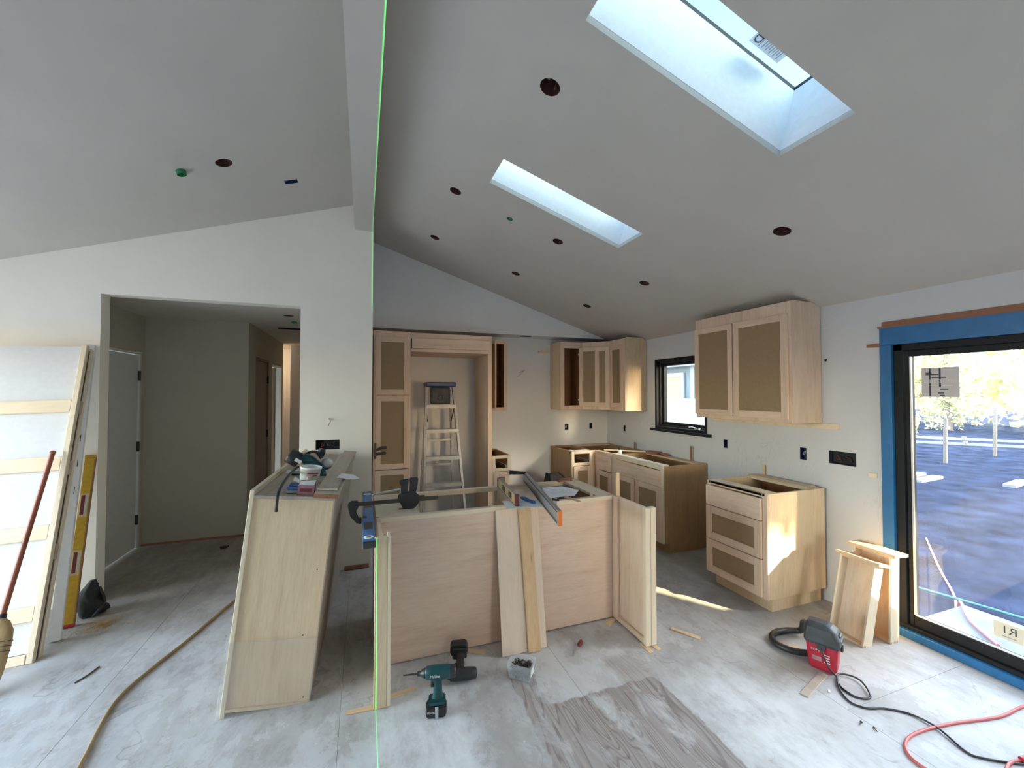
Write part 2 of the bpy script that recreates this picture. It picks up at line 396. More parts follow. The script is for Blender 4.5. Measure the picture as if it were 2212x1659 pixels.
def spline(P, R, sub):
    out, rr = [], []
    for i in range(len(P) - 1):
        a, b, c, d = P[max(i - 1, 0)], P[i], P[i + 1], P[min(i + 2, len(P) - 1)]
        for k in range(sub):
            t = k / sub
            out.append(.5 * ((2 * b) + (c - a) * t + (2 * a - 5 * b + 4 * c - d) * t * t + (3 * b - a - 3 * c + d) * t ** 3)); rr.append(R[i] * (1 - t) + R[i + 1] * t)
    out.append(P[-1]); rr.append(R[-1]); return out, rr
def obj(name, mb, mat, parent=None, loc=None, rot=None, label=None):
    me = bpy.data.meshes.new(name); me.from_pydata(mb.v, [], mb.f); me.update()
    me.polygons.foreach_set('use_smooth', mb.sm)
    b = bmesh.new(); b.from_mesh(me); bmesh.ops.recalc_face_normals(b, faces=list(b.faces)); b.to_mesh(me); b.free()
    me.materials.append(M[mat] if isinstance(mat, str) else mat)
    o = bpy.data.objects.new(name, me); COL.objects.link(o)
    if parent: o.parent = parent
    if loc is not None: o.location = loc
    if rot is not None: o.rotation_euler = rot
    if label: o['label'] = label
    return o
def tag(o, label, cat, group=None):
    o['label'] = label; o['category'] = cat
    if group: o['group'] = group
    return o
def thing(name, label, cat, loc=(0, 0, 0), rot=(0, 0, 0), group=None):
    o = bpy.data.objects.new(name, None); o.empty_display_size = .1; COL.objects.link(o)
    o.location = loc; o.rotation_euler = rot
    return tag(o, label, cat, group)
def struct(name, mb, mat, parent=None):
    o = obj(name, mb, mat, parent)
    if parent is None: o['kind'] = 'structure'
    return o
def cut(o, cutters):
    c = obj('cutter', cutters, 'wall')
    m = o.modifiers.new('b', 'BOOLEAN'); m.operation = 'DIFFERENCE'; m.object = c; m.solver = 'EXACT'
    dg = bpy.context.evaluated_depsgraph_get(); dg.update()
    me = bpy.data.meshes.new_from_object(o.evaluated_get(dg))
    o.modifiers.clear(); old = o.data; o.data = me; bpy.data.meshes.remove(old)
    cm = c.data; bpy.data.objects.remove(c); bpy.data.meshes.remove(cm)
def dup(root, loc=None, rot=None, label=None, group=None):
    r = root.copy(); COL.objects.link(r)
    if loc is not None: r.location = loc
    if rot is not None: r.rotation_euler = rot
    if label: r['label'] = label
    if group: r['group'] = group
    def kids(a, b):
        for ch in [q for q in a.children]:
            c = ch.copy(); COL.objects.link(c); c.parent = b; kids(ch, c)
    kids(root, r); return r
def text(name, body, size, mat, parent, loc, rot, thick=0.0004, align='CENTER', sx=1.0):
    cu = bpy.data.curves.new(name, 'FONT'); cu.body = body; cu.size = size; cu.extrude = thick; cu.align_x = align; cu.align_y = 'CENTER'
    o = bpy.data.objects.new(name, cu); COL.objects.link(o)
    dg = bpy.context.evaluated_depsgraph_get(); dg.update()
    me = bpy.data.meshes.new_from_object(o.evaluated_get(dg)); bpy.data.objects.remove(o); bpy.data.curves.remove(cu)
    me.materials.clear(); me.materials.append(M[mat]); me.name = name
    q = bpy.data.objects.new(name, me); COL.objects.link(q); q.parent = parent; q.location = loc; q.rotation_euler = rot; q.scale = (sx, 1, 1)
    return q

XW, YB, YP = 3.42, 5.30, 4.10         # right wall, kitchen back wall, partition wall
XL, YR = -3.70, -3.0                  # left wall, wall behind the viewer
def zr(x): return 3.395 - 0.32 * x    # right ceiling slope
def zl(x): return 3.41 + 0.3225 * x   # left ceiling slope

# ------------------------------------------------------------------ floor
fl = struct('floor', MB().box(-5.2, 3.62, -3.2, 9.2, -0.12, -0.02), 'ply_dusty')
xs = [-5.0, -3.758, -2.538, -1.318, -0.098, 1.122, 2.342, 3.44]
for i in range(len(xs) - 1):
    y = -3.1 - (1.22 if i % 2 else 0.35)
    while y < 9.0:
        y0, y1 = max(y, -3.1), min(y + 2.44, 9.1)
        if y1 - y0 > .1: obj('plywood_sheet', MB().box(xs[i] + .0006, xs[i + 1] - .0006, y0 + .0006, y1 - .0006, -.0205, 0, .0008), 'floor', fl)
        y += 2.44

# ------------------------------------------------------------------ walls
def skewhole(mb, x, y, r, slope, z):
    n = Vector((slope, 0, 1)).normalized(); mx = Matrix.Translation((x, y, z)) @ Vector((0, 0, 1)).rotation_difference(n).to_matrix().to_4x4()
    mb.lathe([(r, -.2), (r, .2)], n=20, mx=mx); return mx
# right wall with kitchen window and sliding door openings
WIN = (3.40, 4.215, 1.185, 2.03)      # y0, y1, z0, z1
DOOR_Y0, DOOR_Y1, DOOR_Z = -0.62, 1.83, 2.065
wr = struct('wall_right', MB().box(XW, XW + .17, YR, YB + .14, -.02, 2.45), 'wall_marked')
OUT_R = [(4.868, 1.128, .05, .085), (3.171, 1.112, .05, .09), (2.394, 1.118, .055, .10), (2.10, 1.123, .19, .10)]
cb = MB().box(XW - .1, XW + .4, WIN[0], WIN[1], WIN[2], WIN[3]).box(XW - .1, XW + .4, DOOR_Y0, DOOR_Y1, -.3, DOOR_Z)
for y, z, w_, h in OUT_R: cb.box(XW - .1, XW + .055, y - w_ / 2, y + w_ / 2, z - h / 2, z + h / 2)
cb.prism([(2.208 + .012 * math.cos(a * PI / 6), 1.877 + .012 * math.sin(a * PI / 6)) for a in range(12)], XW - .1, XW + .1, 'X')
cut(wr, cb)
# kitchen back wall
wb = struct('wall_back', MB().box(-.06, XW, YB, YB + .12, -.02, 2.6), 'wall')
OUT_B = [(2.746, 1.133, .06, .085), (3.14, 1.136, .045, .085), (1.79, .70, .06, .22)]
cb = MB()
for x, z, w_, h in OUT_B: cb.box(x - w_ / 2, x + w_ / 2, YB - .1, YB + .055, z - h / 2, z + h / 2)
cut(wb, cb)
# bulkhead above the kitchen back wall
struct('wall_bulkhead', MB().prism([(.06, 2.375), (XW, 2.375), (XW, zr(XW) + .02), (.06, zr(.06) + .02)], 5.0, YB + .12, 'Y'), 'wall')
# partition wall with the hall opening; it ends at the kitchen corner below the ridge beam
wp = struct('wall_partition', MB().prism([(XL, -.02), (.08, -.02), (.08, zr(.08) + .05), (0, 3.43), (XL, zl(XL) + .05)], YP, YP + .125, 'Y'), 'cream_wall')
cb = MB().box(-1.93, -.532, YP - .2, YP + .4, -.3, 2.395).box(-.40, -.20, YP - .1, YP + .055, 1.105, 1.195)
cut(wp, cb)
struct('wall_kitchen_left', MB().prism([(YP + .125, -.02), (YB + .12, -.02), (YB + .12, 3.4), (YP + .125, 3.4)], -.04, .08, 'X'), 'wall')
# left wall and wall behind, with unseen openings sized for the light they let in
wl = struct('wall_left', MB().box(XL - .15, XL, YR, YP, -.02, 2.4), 'wall')
cut(wl, MB().box(XL - .5, XL + .2, .75, 3.8, .1, 2.15))
we = struct('wall_rear', MB().prism([(XL - .15, -.02), (XW + .17, -.02), (XW + .17, 2.3), (0, 3.42), (XL - .15, 2.2)], YR - .15, YR, 'Y'), 'wall')
portal((XL - .02, 2.275, 1.12), (0, math.radians(-90), 0), 2.05, 3.05)
portal((XW + .1, (DOOR_Y0 + DOOR_Y1) / 2, 1.02), (0, math.radians(90), 0), 2.0, 2.45)
portal((XW + .1, (WIN[0] + WIN[1]) / 2, 1.6), (0, math.radians(90), 0), .85, .82)

cut(we, MB().box(1.9, 2.9, YR - .5, YR + .3, 1.0, 1.9))  # small unseen opening added to brighten surfaces that face the viewer
portal((2.4, YR - .02, 1.45), (math.radians(90), 0, 0), 1.0, .9)
# hall behind the partition
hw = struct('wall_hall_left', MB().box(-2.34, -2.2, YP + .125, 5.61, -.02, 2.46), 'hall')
cut(hw, MB().box(-2.4, -2.1, 4.55, 5.415, -.1, 2.05))
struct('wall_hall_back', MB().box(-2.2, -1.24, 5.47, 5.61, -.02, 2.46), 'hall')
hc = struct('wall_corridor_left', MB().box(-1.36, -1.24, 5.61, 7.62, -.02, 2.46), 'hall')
cut(hc, MB().box(-1.5, -1.1, 5.80, 6.58, -.1, 2.065).box(-1.5, -1.1, 6.78, 7.56, -.1, 2.055))
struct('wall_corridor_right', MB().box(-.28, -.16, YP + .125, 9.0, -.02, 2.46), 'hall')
struct('wall_corridor_end', MB().box(-3.2, -.28, 8.55, 8.7, -.02, 2.46), 'wall')
struct('wall_corridor_return', MB().box(-1.18, -.28, 7.95, 8.55, -.02, 2.46), 'wall')
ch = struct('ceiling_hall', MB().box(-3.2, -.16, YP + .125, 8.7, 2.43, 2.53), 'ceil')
cb = MB().box(-1.02, -.60, 5.78, 5.92, 2.3, 2.5); cb.lathe([(.052, 2.3), (.052, 2.5)], (-.745, 4.86, 0), 16)
cut(ch, cb)
# room lining behind the corridor doors
struct('wall_far_room', MB().box(-3.2, -3.1, 5.61, 8.6, -.02, 2.46), 'wall')

# ------------------------------------------------------------------ ceiling with skylight and can holes
CANS_R = [(.853, 1.813, .052), (.662, 3.123, .046), (.665, 4.131, .046), (1.542, 3.128, .046), (1.535, 4.134, .046), (2.414, 3.117, .046), (2.419, 4.155, .046), (2.428, 1.81, .050)]
SKY = [(.836, 1.914, 1.102, 1.437), (.840, 1.916, 2.485, 2.80), (.838, 1.915, -.28, .06), (.838, 1.915, -1.66, -1.32)]
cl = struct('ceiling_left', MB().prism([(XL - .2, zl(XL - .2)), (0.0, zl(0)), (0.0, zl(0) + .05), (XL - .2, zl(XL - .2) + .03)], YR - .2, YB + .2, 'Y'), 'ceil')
cb = MB(); skewhole(cb, -.871, 3.157, .05, -.3225, zl(-.871)); skewhole(cb, -1.117, 3.193, .026, -.3225, zl(-1.117))
cb.box(-.575, -.488, 3.485, 3.54, zl(-.53) - .1, zl(-.53) + .2)
cut(cl, cb)
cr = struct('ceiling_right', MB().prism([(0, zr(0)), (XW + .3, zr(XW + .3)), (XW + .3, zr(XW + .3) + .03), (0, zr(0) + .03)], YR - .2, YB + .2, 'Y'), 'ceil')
cb = MB()
for x, y, r in CANS_R: skewhole(cb, x, y, r, .32, zr(x))
skewhole(cb, 1.114, 3.141, .027, .32, zr(1.114))
UN = Vector((.32, 0, 1)).normalized(); UT = Vector((1, 0, -.32)).normalized()
def onr(x, y, h=0.0): return Vector((x, y, zr(x))) + UN * h
for x0, x1, y0, y1 in SKY:
    g = .0005; r0 = [onr(x0 - g, y0 - g, -.1), onr(x1 + g, y0 - g, -.1), onr(x1 + g, y1 + g, -.1), onr(x0 - g, y1 + g, -.1)]; cb.loft([r0, [p + UN * .3 for p in r0]], smooth=False)
cut(cr, cb)
# dropped ridge beam
struct('trim_1', MB().box(-.087, .075, YR, YP, 3.15, 3.42), 'ceil')

# skylights: plastered shaft, frame, pane, maker's sticker
SHAFT = .375
for i, (x0, x1, y0, y1) in enumerate(SKY):
    if i > 1:      # two unseen roof openings behind the viewer, added to light island and floor
        r0 = [onr(x0, y0), onr(x1, y0), onr(x1, y1), onr(x0, y1)]; r1 = [p + UN * SHAFT for p in r0]
        g_ = [(-.02, -.02), (.02, -.02), (.02, .02), (-.02, .02)]
        q0 = [p + UT * a + Vector((0, b, 0)) for p, (a, b) in zip(r0, g_)]; q1 = [p + UN * SHAFT for p in q0]
        s = struct('trim_%d' % i, MB().loft([r0, r1], cap=False, smooth=False).loft([q0, q1], cap=False, smooth=False).loft([r0, q0], cap=False, smooth=False).loft([r1, q1], cap=False, smooth=False), 'white')
        obj('pane', MB().loft([[p + UN * .002 for p in q1], [p + UN * .008 for p in q1]], smooth=False), 'glass', s)
        continue
    c = onr((x0 + x1) / 2, (y0 + y1) / 2)
    t = thing('skylight', ['larger skylight nearest the viewer, printed sticker on its pane', 'smaller skylight further back above the kitchen, blank sticker on its pane'][i], 'skylight', c, (0, math.atan(.32), 0))
    hx = (x1 - x0) / 2 * math.sqrt(1 + .32 ** 2); hy = (y1 - y0) / 2; e = .02
    s = MB().box(-hx - e, -hx, -hy - e, hy + e, .032, SHAFT).box(hx, hx + e, -hy - e, hy + e, .032, SHAFT).box(-hx, hx, -hy - e, -hy, .032, SHAFT).box(-hx, hx, hy, hy + e, .032, SHAFT)
    obj('shaft', s, 'white', t)
    f = MB().box(-hx - .06, -hx - e, -hy - .06, hy + .06, SHAFT - .05, SHAFT + .05).box(hx + e, hx + .06, -hy - .06, hy + .06, SHAFT - .05, SHAFT + .05).box(-hx - e, hx + e, -hy - .06, -hy - e, SHAFT - .05, SHAFT + .05).box(-hx - e, hx + e, hy + e, hy + .06, SHAFT - .05, SHAFT + .05)
    obj('frame', f, 'charcoal', t)
    obj('pane', MB().box(-hx - e, hx + e, -hy - e, hy + e, SHAFT + .012, SHAFT + .018), 'skylight_glass', t)
    if i == 0:
        st = obj('sticker', MB().box(-.095, .095, -.06, .03, 0, .001), 'paper', t, (.29, .098, SHAFT + .008))
        text('print', 'D', .055, 'ink_dark', st, (-.07, .0, -.001), (PI, 0, PI / 2))
        pr = MB().box(-.045, -.041, -.045, .022, -.0012, -.0002)
        for k in range(9): pr.box(-.028 + .012 * k, -.024 + .012 * k, -.05 + .015 * (k % 3), .02 - .012 * (k % 2), -.0012, -.0002)
        obj('print', pr, 'ink', st)
    else:
        obj('sticker', MB().box(-.085, .085, -.085, .085, 0, .001), 'paper', t, (.19, .07, SHAFT + .008), label='square blank sticker')

# recessed can lights (rough-in housings without trim)
def can(label, loc, tilt, r, cat='recessed light', group=None):
    t = thing('recessed_light', label, cat, loc, (0, tilt, 0), group)
    obj('housing', MB().lathe([(r - .001, .0), (r - .001, .11), (.0005, .112), (.0005, .116), (r + .003, .116), (r + .003, .0)], n=20, cap=False), 'can_brown', t)
    obj('socket', MB().lathe([(.018, .07), (.018, .112)], (.006, 0, 0), 12).box(-.03, -.012, -.008, .008, .04, .111), 'alu_dull', t, label='bare lamp socket')
    obj('spring_clip', MB().box(r * .45, r * .6, -.012, .012, .012, .07), 'can_brown', t)
    return t
lab = ['open recessed light can in right slope, nearest the big skylight on the beam side', 'open recessed light can right of the beam, in the row left of the smaller skylight',
       'open recessed light can nearest the kitchen back wall close to the beam', 'open recessed light can just below the smaller skylight, lower-left of its tip',
       'open recessed light can in the back row, second from the beam', 'open recessed light can right of the smaller skylight above the corner cabinets',
       'open recessed light can in the back row, farthest right and smallest looking', 'open recessed light can on its own in front of the two-door wall cabinet']
for (x, y, r), l in zip(CANS_R, lab): can(l, (x, y, zr(x)), math.atan(.32), r, group='recessed light cans')
can('open recessed light can in the left slope above the hall opening', (-.871, 3.157, zl(-.871)), -math.atan(.3225), .05, group='recessed light cans')
can('dark recessed light can in the low hall ceiling', (-.745, 4.86, 2.43), 0, .052, group='recessed light cans')
def ring(label, loc, tilt, drop):
    t = thing('sprinkler_cup', label, 'ceiling cup', loc, (0, tilt, 0), 'green ceiling cups')
    obj('cup', MB().lathe([(.0245, -drop), (.0245, .03), (.002, .031), (.002, .034), (.027, .034), (.027, -drop)], n=18, cap=False), 'green', t)
    obj('pin', MB().lathe([(.006, -.001), (.004, .03)], n=8), 'alu_dull', t)
ring('green plastic sprinkler cup in the right slope, left of the smaller skylight', (1.114, 3.141, zr(1.114)), math.atan(.32), .0)
ring('green plastic sprinkler cup hanging out of the left slope', (-1.117, 3.193, zl(-1.117)), -math.atan(.3225), .026)
t = thing('sprinkler_cup', 'green plastic sprinkler cup in the hall ceiling', 'ceiling cup', (-.745, 5.24, 2.43), (0, 0, 0), 'green ceiling cups')
obj('cup', MB().lathe([(.035, -.02), (.03, -.001)], n=16), 'green', t); obj('pin', MB().lathe([(.006, -.03), (.006, -.02)], n=8), 'alu_dull', t)
t = thing('ceiling_box', 'blue electrical box let into the left ceiling slope', 'electrical box', (-.531, 3.512, zl(-.531)), (0, -math.atan(.3225), 0))
obj('box', MB().box(-.047, .047, -.027, .027, .04, .044).box(-.047, -.044, -.027, .027, -.002, .04).box(.044, .047, -.027, .027, -.002, .04).box(-.044, .044, .024, .027, -.002, .04).box(-.044, .044, -.027, -.024, -.002, .04), 'boxblue', t)
obj('rim', MB().box(-.044, -.02, -.024, -.018, .0, .03), 'white', t)
# dark vent slots
t = thing('ceiling_vent', 'dark open duct slot in the hall ceiling', 'vent', (-.81, 5.85, 2.43))
obj('duct', MB().box(-.212, .212, -.072, .072, .09, .1).box(-.212, -.205, -.072, .072, .002, .09).box(.205, .212, -.072, .072, .002, .09).box(-.205, .205, -.072, -.066, .002, .09).box(-.205, .205, .066, .072, .002, .09), 'boxcavity', t)
t = thing('soffit_vent', 'small dark vent slot under the kitchen bulkhead', 'vent', (2.02, 5.07, 2.375))
obj('frame', MB().box(-.075, .075, -.03, .03, -.006, -.001), 'black_matte', t); obj('slat', MB().box(-.06, .06, -.004, .004, -.01, -.006), 'charcoal', t)

# ------------------------------------------------------------------ outlet boxes and loose wires
def outlet(label, pos, face, w_, h, mat='boxblue', wires=0, red=False):
    rz = {'-X': -PI / 2, '-Y': 0}[face]
    t = thing('outlet_box', label, 'outlet box', pos, (0, 0, rz), 'open outlet boxes')
    a, b, e = w_ / 2 - .0015, h / 2 - .0015, .003
    obj('box', MB().box(-a, a, .045, .048, -b, b).box(-a, -a + e, .001, .045, -b, b).box(a - e, a, .001, .045, -b, b).box(-a + e, a - e, .001, .045, -b, -b + e).box(-a + e, a - e, .001, .045, b - e, b), mat, t)
    for k in range(wires):
        x = -a * .55 + 1.1 * a * (k + .5) / wires; q1, q2, q3 = (random.uniform(-.02, .02) for _ in range(3))
        obj('wire', MB().tube([(x, .044, b * random.uniform(-.6, .6)), (x + q1, .03, b * random.uniform(-.3, .5)), (x + q2 * .6, .024, b * random.uniform(-.6, .2)), (x + q3, .03, b * random.uniform(-.7, .6))], .003, 6, sub=4), ('wirered', 'wiredark', 'iron')[k % 3] if red else 'wire', t)
    return t
for (y, z, w_, h), l, mt, wn in zip(OUT_R, ['single outlet box on right wall beside the kitchen corner, white wire inside', 'single blue outlet box under the left end of the two-door wall cabinet', 'single blue outlet box above the drawer base cabinet', 'wide three-gang outlet box beside the sliding door, dark cables inside'], ['boxcavity', 'boxblue', 'boxblue', 'boxcavity'], [2, 0, 1, 5]):
    outlet(l, (XW, y, z), '-X', w_, h, mt, wn, wn == 5)
for (x, z, w_, h), l, wn in zip(OUT_B, ['single outlet box on back wall with a loose white wire, left of its pair', 'single empty outlet box on back wall nearest the corner', 'tall dark outlet box low in the gap left for the range'], [2, 0, 1]):
    outlet(l, (x, YB, z), '-Y', w_, h, 'boxcavity', wn)
outlet('wide three-gang outlet box on the partition wall above the crate', (-.30, YP, 1.15), '-Y', .2, .09, 'boxcavity', 6, True)
tag(obj('wire_stub', MB().tube([(0, .0, .012), (0, -.03, .01), (.012, -.04, -.004), (0, -.03, -.03), (-.006, -.025, -.05)], .0055, 6, sub=4), 'wire', None, (-.29, YP, 1.372)), 'bare cable stub poking out of the partition wall above the outlet box', 'cable')
tag(obj('wire_stub', MB().tube([(0, 0, .0), (.03, -.05, .015), (.06, -.06, .04), (.02, -.05, -.01), (-.04, -.04, -.06)], .004, 6, sub=4), 'wire', None, (2.02, YB, 1.90)), 'loose cable end hanging from the wall above the range gap', 'cable')
tag(obj('hole_disc', MB().lathe([(.0115, 0), (.0115, .03)], n=14, mx=Matrix.Translation((XW + .004, 2.208, 1.877)) @ Matrix.Rotation(PI / 2, 4, 'Y')), 'boxcavity', None), 'dark disc shading the small round hole in the right wall beside the two-door wall cabinet', 'wall hole')  # dark disc set in the hole to stand in for its shade
# rough gap along the bottom of the drywall
tag(obj('drywall_scrap', MB().box(0, .21, -.03, -.001, .004, .035, .004).box(.03, .19, -.034, -.03, .012, .026), 'redwood', None, (-.15, YP, 0)), 'splintered timber strip at the foot of the partition wall', 'wood strip')

# ------------------------------------------------------------------ window
t = bpy.data.objects.new('window_1', None); COL.objects.link(t); t.location = (XW, 0, 0); t['kind'] = 'structure'
y0, y1, z0, z1 = WIN
def frame_yz(x0, x1, a0, a1, b0, b1, wd, bev=.003, wt=None):
    wt = wt or wd
    return MB().box(x0, x1, a0, a0 + wd, b0, b1, bev).box(x0, x1, a1 - wd, a1, b0, b1, bev).box(x0, x1, a0 + wd, a1 - wd, b0, b0 + wd, bev).box(x0, x1, a0 + wd, a1 - wd, b1 - wt, b1, bev)
obj('jamb', frame_yz(-.012, .155, y0, y1, z0, z1, .028), 'charcoal', t)
obj('sash', frame_yz(.06, .11, y0 + .03, y1 - .03, z0 + .03, z1 - .03, .052), 'charcoal', t)
obj('stop', frame_yz(.035, .06, y0 + .028, y1 - .028, z0 + .028, z1 - .028, .02), 'black', t)
obj('pane', MB().box(.082, .088, y0 + .075, y1 - .075, z0 + .075, z1 - .075), 'glass', t)
obj('sill', MB().box(-.045, .0, y0 - .06, y1 + .06, z0 - .03, z0, .004), 'charcoal', t)
obj('crank_handle', MB().box(-.0, .03, y0 + .12, y0 + .19, z0 + .028, z0 + .045, .004).tube([(.0, y0 + .155, z0 + .045), (-.015, y0 + .2, z0 + .055), (-.02, y0 + .24, z0 + .05)], .007, 8), 'chrome', t)

# ------------------------------------------------------------------ sliding door
t = bpy.data.objects.new('door_1', None); COL.objects.link(t); t.location = (XW, 0, 0); t['kind'] = 'structure'
# blue flashing over the rough opening, proud of the drywall
obj('flashing', MB().box(-.012, .09, DOOR_Y1 - .055, DOOR_Y1 + .012, 0, DOOR_Z - .1151, .002).box(-.012, .09, DOOR_Y0 - .012, DOOR_Y0 + .055, 0, DOOR_Z - .1151, .002).box(-.012, .09, DOOR_Y0 - .012, DOOR_Y1 + .012, DOOR_Z - .115, DOOR_Z + .01, .004).box(-.03, .10, DOOR_Y0, DOOR_Y1, -.001, .05, .004), 'blue_tape', t, label='blue flashing tape around the rough opening')
obj('header_timber', MB().box(-.006, .1, DOOR_Y0 - .02, DOOR_Y1 + .0, DOOR_Z + .012, DOOR_Z + .05, .003).box(-.014, .0, DOOR_Y0 - .02, DOOR_Y1 + .02, DOOR_Z + .006, DOOR_Z + .018), 'redwood', t)
obj('jamb', MB().box(.015, .15, DOOR_Y1 - .105, DOOR_Y1 - .055, .05, DOOR_Z - .115, .003).box(.015, .15, DOOR_Y0 + .055, DOOR_Y0 + .105, .05, DOOR_Z - .115, .003).box(.015, .15, DOOR_Y0 + .055, DOOR_Y1 - .055, 1.905, DOOR_Z - .115, .003).box(.0, .15, DOOR_Y0 + .055, DOOR_Y1 - .055, .05, .075, .003), 'charcoal', t)
for a0, a1, dx in ((.46, DOOR_Y1 - .11, .03), (DOOR_Y0 + .11, .56, .09)):
    p = obj('panel_frame', MB().box(dx, dx + .045, a1 - .025, a1, .075, 1.905, .003).box(dx, dx + .045, a0, a0 + .06, .075, 1.905, .003).box(dx, dx + .045, a0 + .06, a1 - .025, 1.865, 1.905, .003).box(dx, dx + .045, a0 + .06, a1 - .025, .075, .145, .003), 'charcoal', t)
    obj('gasket', MB().box(dx - .002, dx + .012, a1 - .034, a1 - .026, .145, 1.865).box(dx - .002, dx + .012, a0 + .06, a1 - .026, .145, .151), 'alu', p)
    obj('pane', MB().box(dx + .02, dx + .026, a0 + .06, a1 - .025, .145, 1.865), 'hazy_glass', p)
    if dx == .03: sp = p
# rating stickers on the outside of the pane (seen from behind)
tag(obj('door_sticker', MB().box(0, .0012, -.092, .092, -.095, .095), 'sticker', None, (XW + .047, 1.548, 1.688)), 'grey printed rating label stuck high on the sliding door pane', 'sticker')
st = bpy.data.objects['door_sticker']
pr = MB()
for k, (a, b, w_) in enumerate([(.06, .07, .02), (.05, .07, .055), (.03, .04, .06), (-.045, .0, .03), (-.07, .01, .02), (-.085, .0, .012)]): pr.box(-.0006, 0, b - w_ - .01, b, a - .003, a + .004)
pr.box(-.0006, 0, .045, .053, -.09, .09).box(-.0006, 0, -.005, .004, -.03, .09)
obj('print', pr, 'ink_dark', st)
text('print', 'WEATHERSHIELD', .03, 'ink_white', st, (-.0008, 0, .005), (PI / 2, 0, -PI / 2), sx=-.68)
obj('print', MB().box(-.0006, 0, -.06, .06, -.024, -.018), 'ink_white', st)
st = tag(obj('door_label', MB().box(0, .0012, -.062, .062, -.045, .045), M['sticker_cream'], None, (XW + .047, 1.272, .255)), 'square label with two letters stuck low on the sliding door pane', 'sticker')
text('print', 'R1', .06, 'ink_dark', st, (-.0008, 0, .008), (PI / 2, 0, -PI / 2), sx=-1)
obj('print', MB().box(-.0006, 0, -.03, .03, -.032, -.026), 'ink', st)
# wedges at the door side
tag(obj('shim', MB().prism([(-.06, 1.94), (.02, 1.945), (.02, 1.966), (-.06, 1.968)], -.012, -.001, 'X'), 'redwood', None, (XW, 1.90, 0)), 'reddish shim stub sticking out beside the top of the sliding door', 'shim', 'door shims')
tag(obj('shim', MB().prism([(-.03, 1.02), (.02, 1.02), (.02, 1.05), (-.03, 1.05)], -.014, -.001, 'X'), 'pale_y', None, (XW, 1.90, 0)), 'pale shim stub sticking out halfway up beside the sliding door', 'shim', 'door shims')

# hall doors
def hall_door(name, x, a0, a1, zt, mat, hinge_y, knob_y=None):
    t = bpy.data.objects.new(name, None); COL.objects.link(t); t.location = (x, 0, 0); t['kind'] = 'structure'
    obj('slab', MB().box(-.06, -.018, a0 + .032, a1 - .032, .012, zt - .036, .002), mat, t)
    obj('jamb', MB().box(-.1, -.004, a0 + .006, a0 + .026, 0, zt - .008).box(-.1, -.004, a1 - .026, a1 - .012, 0, zt - .014).box(-.1, -.004, a0 + .026, a1 - .026, zt - .028, zt - .014), mat, t)
    for z in (1.80, 1.06, .30): obj('hinge', MB().box(-.018, .002, hinge_y - .012, hinge_y + .012, z - .05, z + .05, .002), 'black', t)
    if knob_y: obj('latch_plate', MB().lathe([(.012, 0), (.012, .004)], n=10, mx=Matrix.Translation((-.018, knob_y, .95)) @ Matrix.Rotation(PI / 2, 4, 'Y')), 'iron', t)
    return t
struct('baseboard_hall', MB().box(-2.195, -1.25, 5.452, 5.4695, .0, .018, .003).box(-2.1995, -2.185, YP + .13, 4.54, .0, .018, .003), 'redwood')
hall_door('door_2', -2.2, 4.55, 5.415, 2.05, 'door_white', 5.385)
M['door_brown'] = wood('brown door veneer', (0.30, 0.23, 0.165), 'Z', .1)
hall_door('door_3', -1.24, 5.80, 6.58, 2.065, 'door_brown', 6.545, 5.88)
t = bpy.data.objects.new('door_4', None); COL.objects.link(t); t.location = (-1.24, 7.53, 0); t['kind'] = 'structure'
obj('slab', MB().box(0, .72, -.02, .02, .012, 2.02, .002), 'door_brown', t, (-.10, 0, 0), (0, 0, math.radians(186)))
obj('jamb', MB().box(-.1, -.004, -.744, -.724, 0, 2.045).box(-.1, -.004, -.0, .022, 0, 2.045).box(-.1, -.004, -.724, .0, 2.022, 2.045), 'white', t)

# ------------------------------------------------------------------ cabinet helpers
def shaker(parent, name, o, rz, w_, h, rail=.057, t=.019, panel='mdf', fr=('pale', 'maple'), label=None, hinges=False):
    # local: x 0..w, z 0..h, front at -t; the recessed panel is the door's own mesh
    d = obj(name, MB().box(rail - .006, w_ - rail + .006, -t + .009, -.003, rail - .006, h - rail + .006), panel, parent, o, (0, 0, rz), label)
    for a in (0, w_ - rail): obj('stile', MB().box(a, a + rail, -t, 0, 0, h, .0015), 'maple_z', d)
    for a in (0, h - rail): obj('rail', MB().box(rail, w_ - rail, -t, 0, a, a + rail, .0015), 'maple_x', d)
    if hinges:
        for z in (.09, h - .09): obj('hinge', MB().lathe([(.016, 0), (.016, .01)], n=12, mx=Matrix.Translation((.03, .0, z)) @ Matrix.Rotation(-PI / 2, 4, 'X')).box(-.015, .03, .002, .02, z - .012, z + .012), 'chrome', d)
    return d
def slab_front(parent, name, o, rz, w_, h, t=.019, mat='maple_x'):
    return obj(name, MB().box(0, w_, -t, 0, 0, h, .002), mat, parent, o, (0, 0, rz))

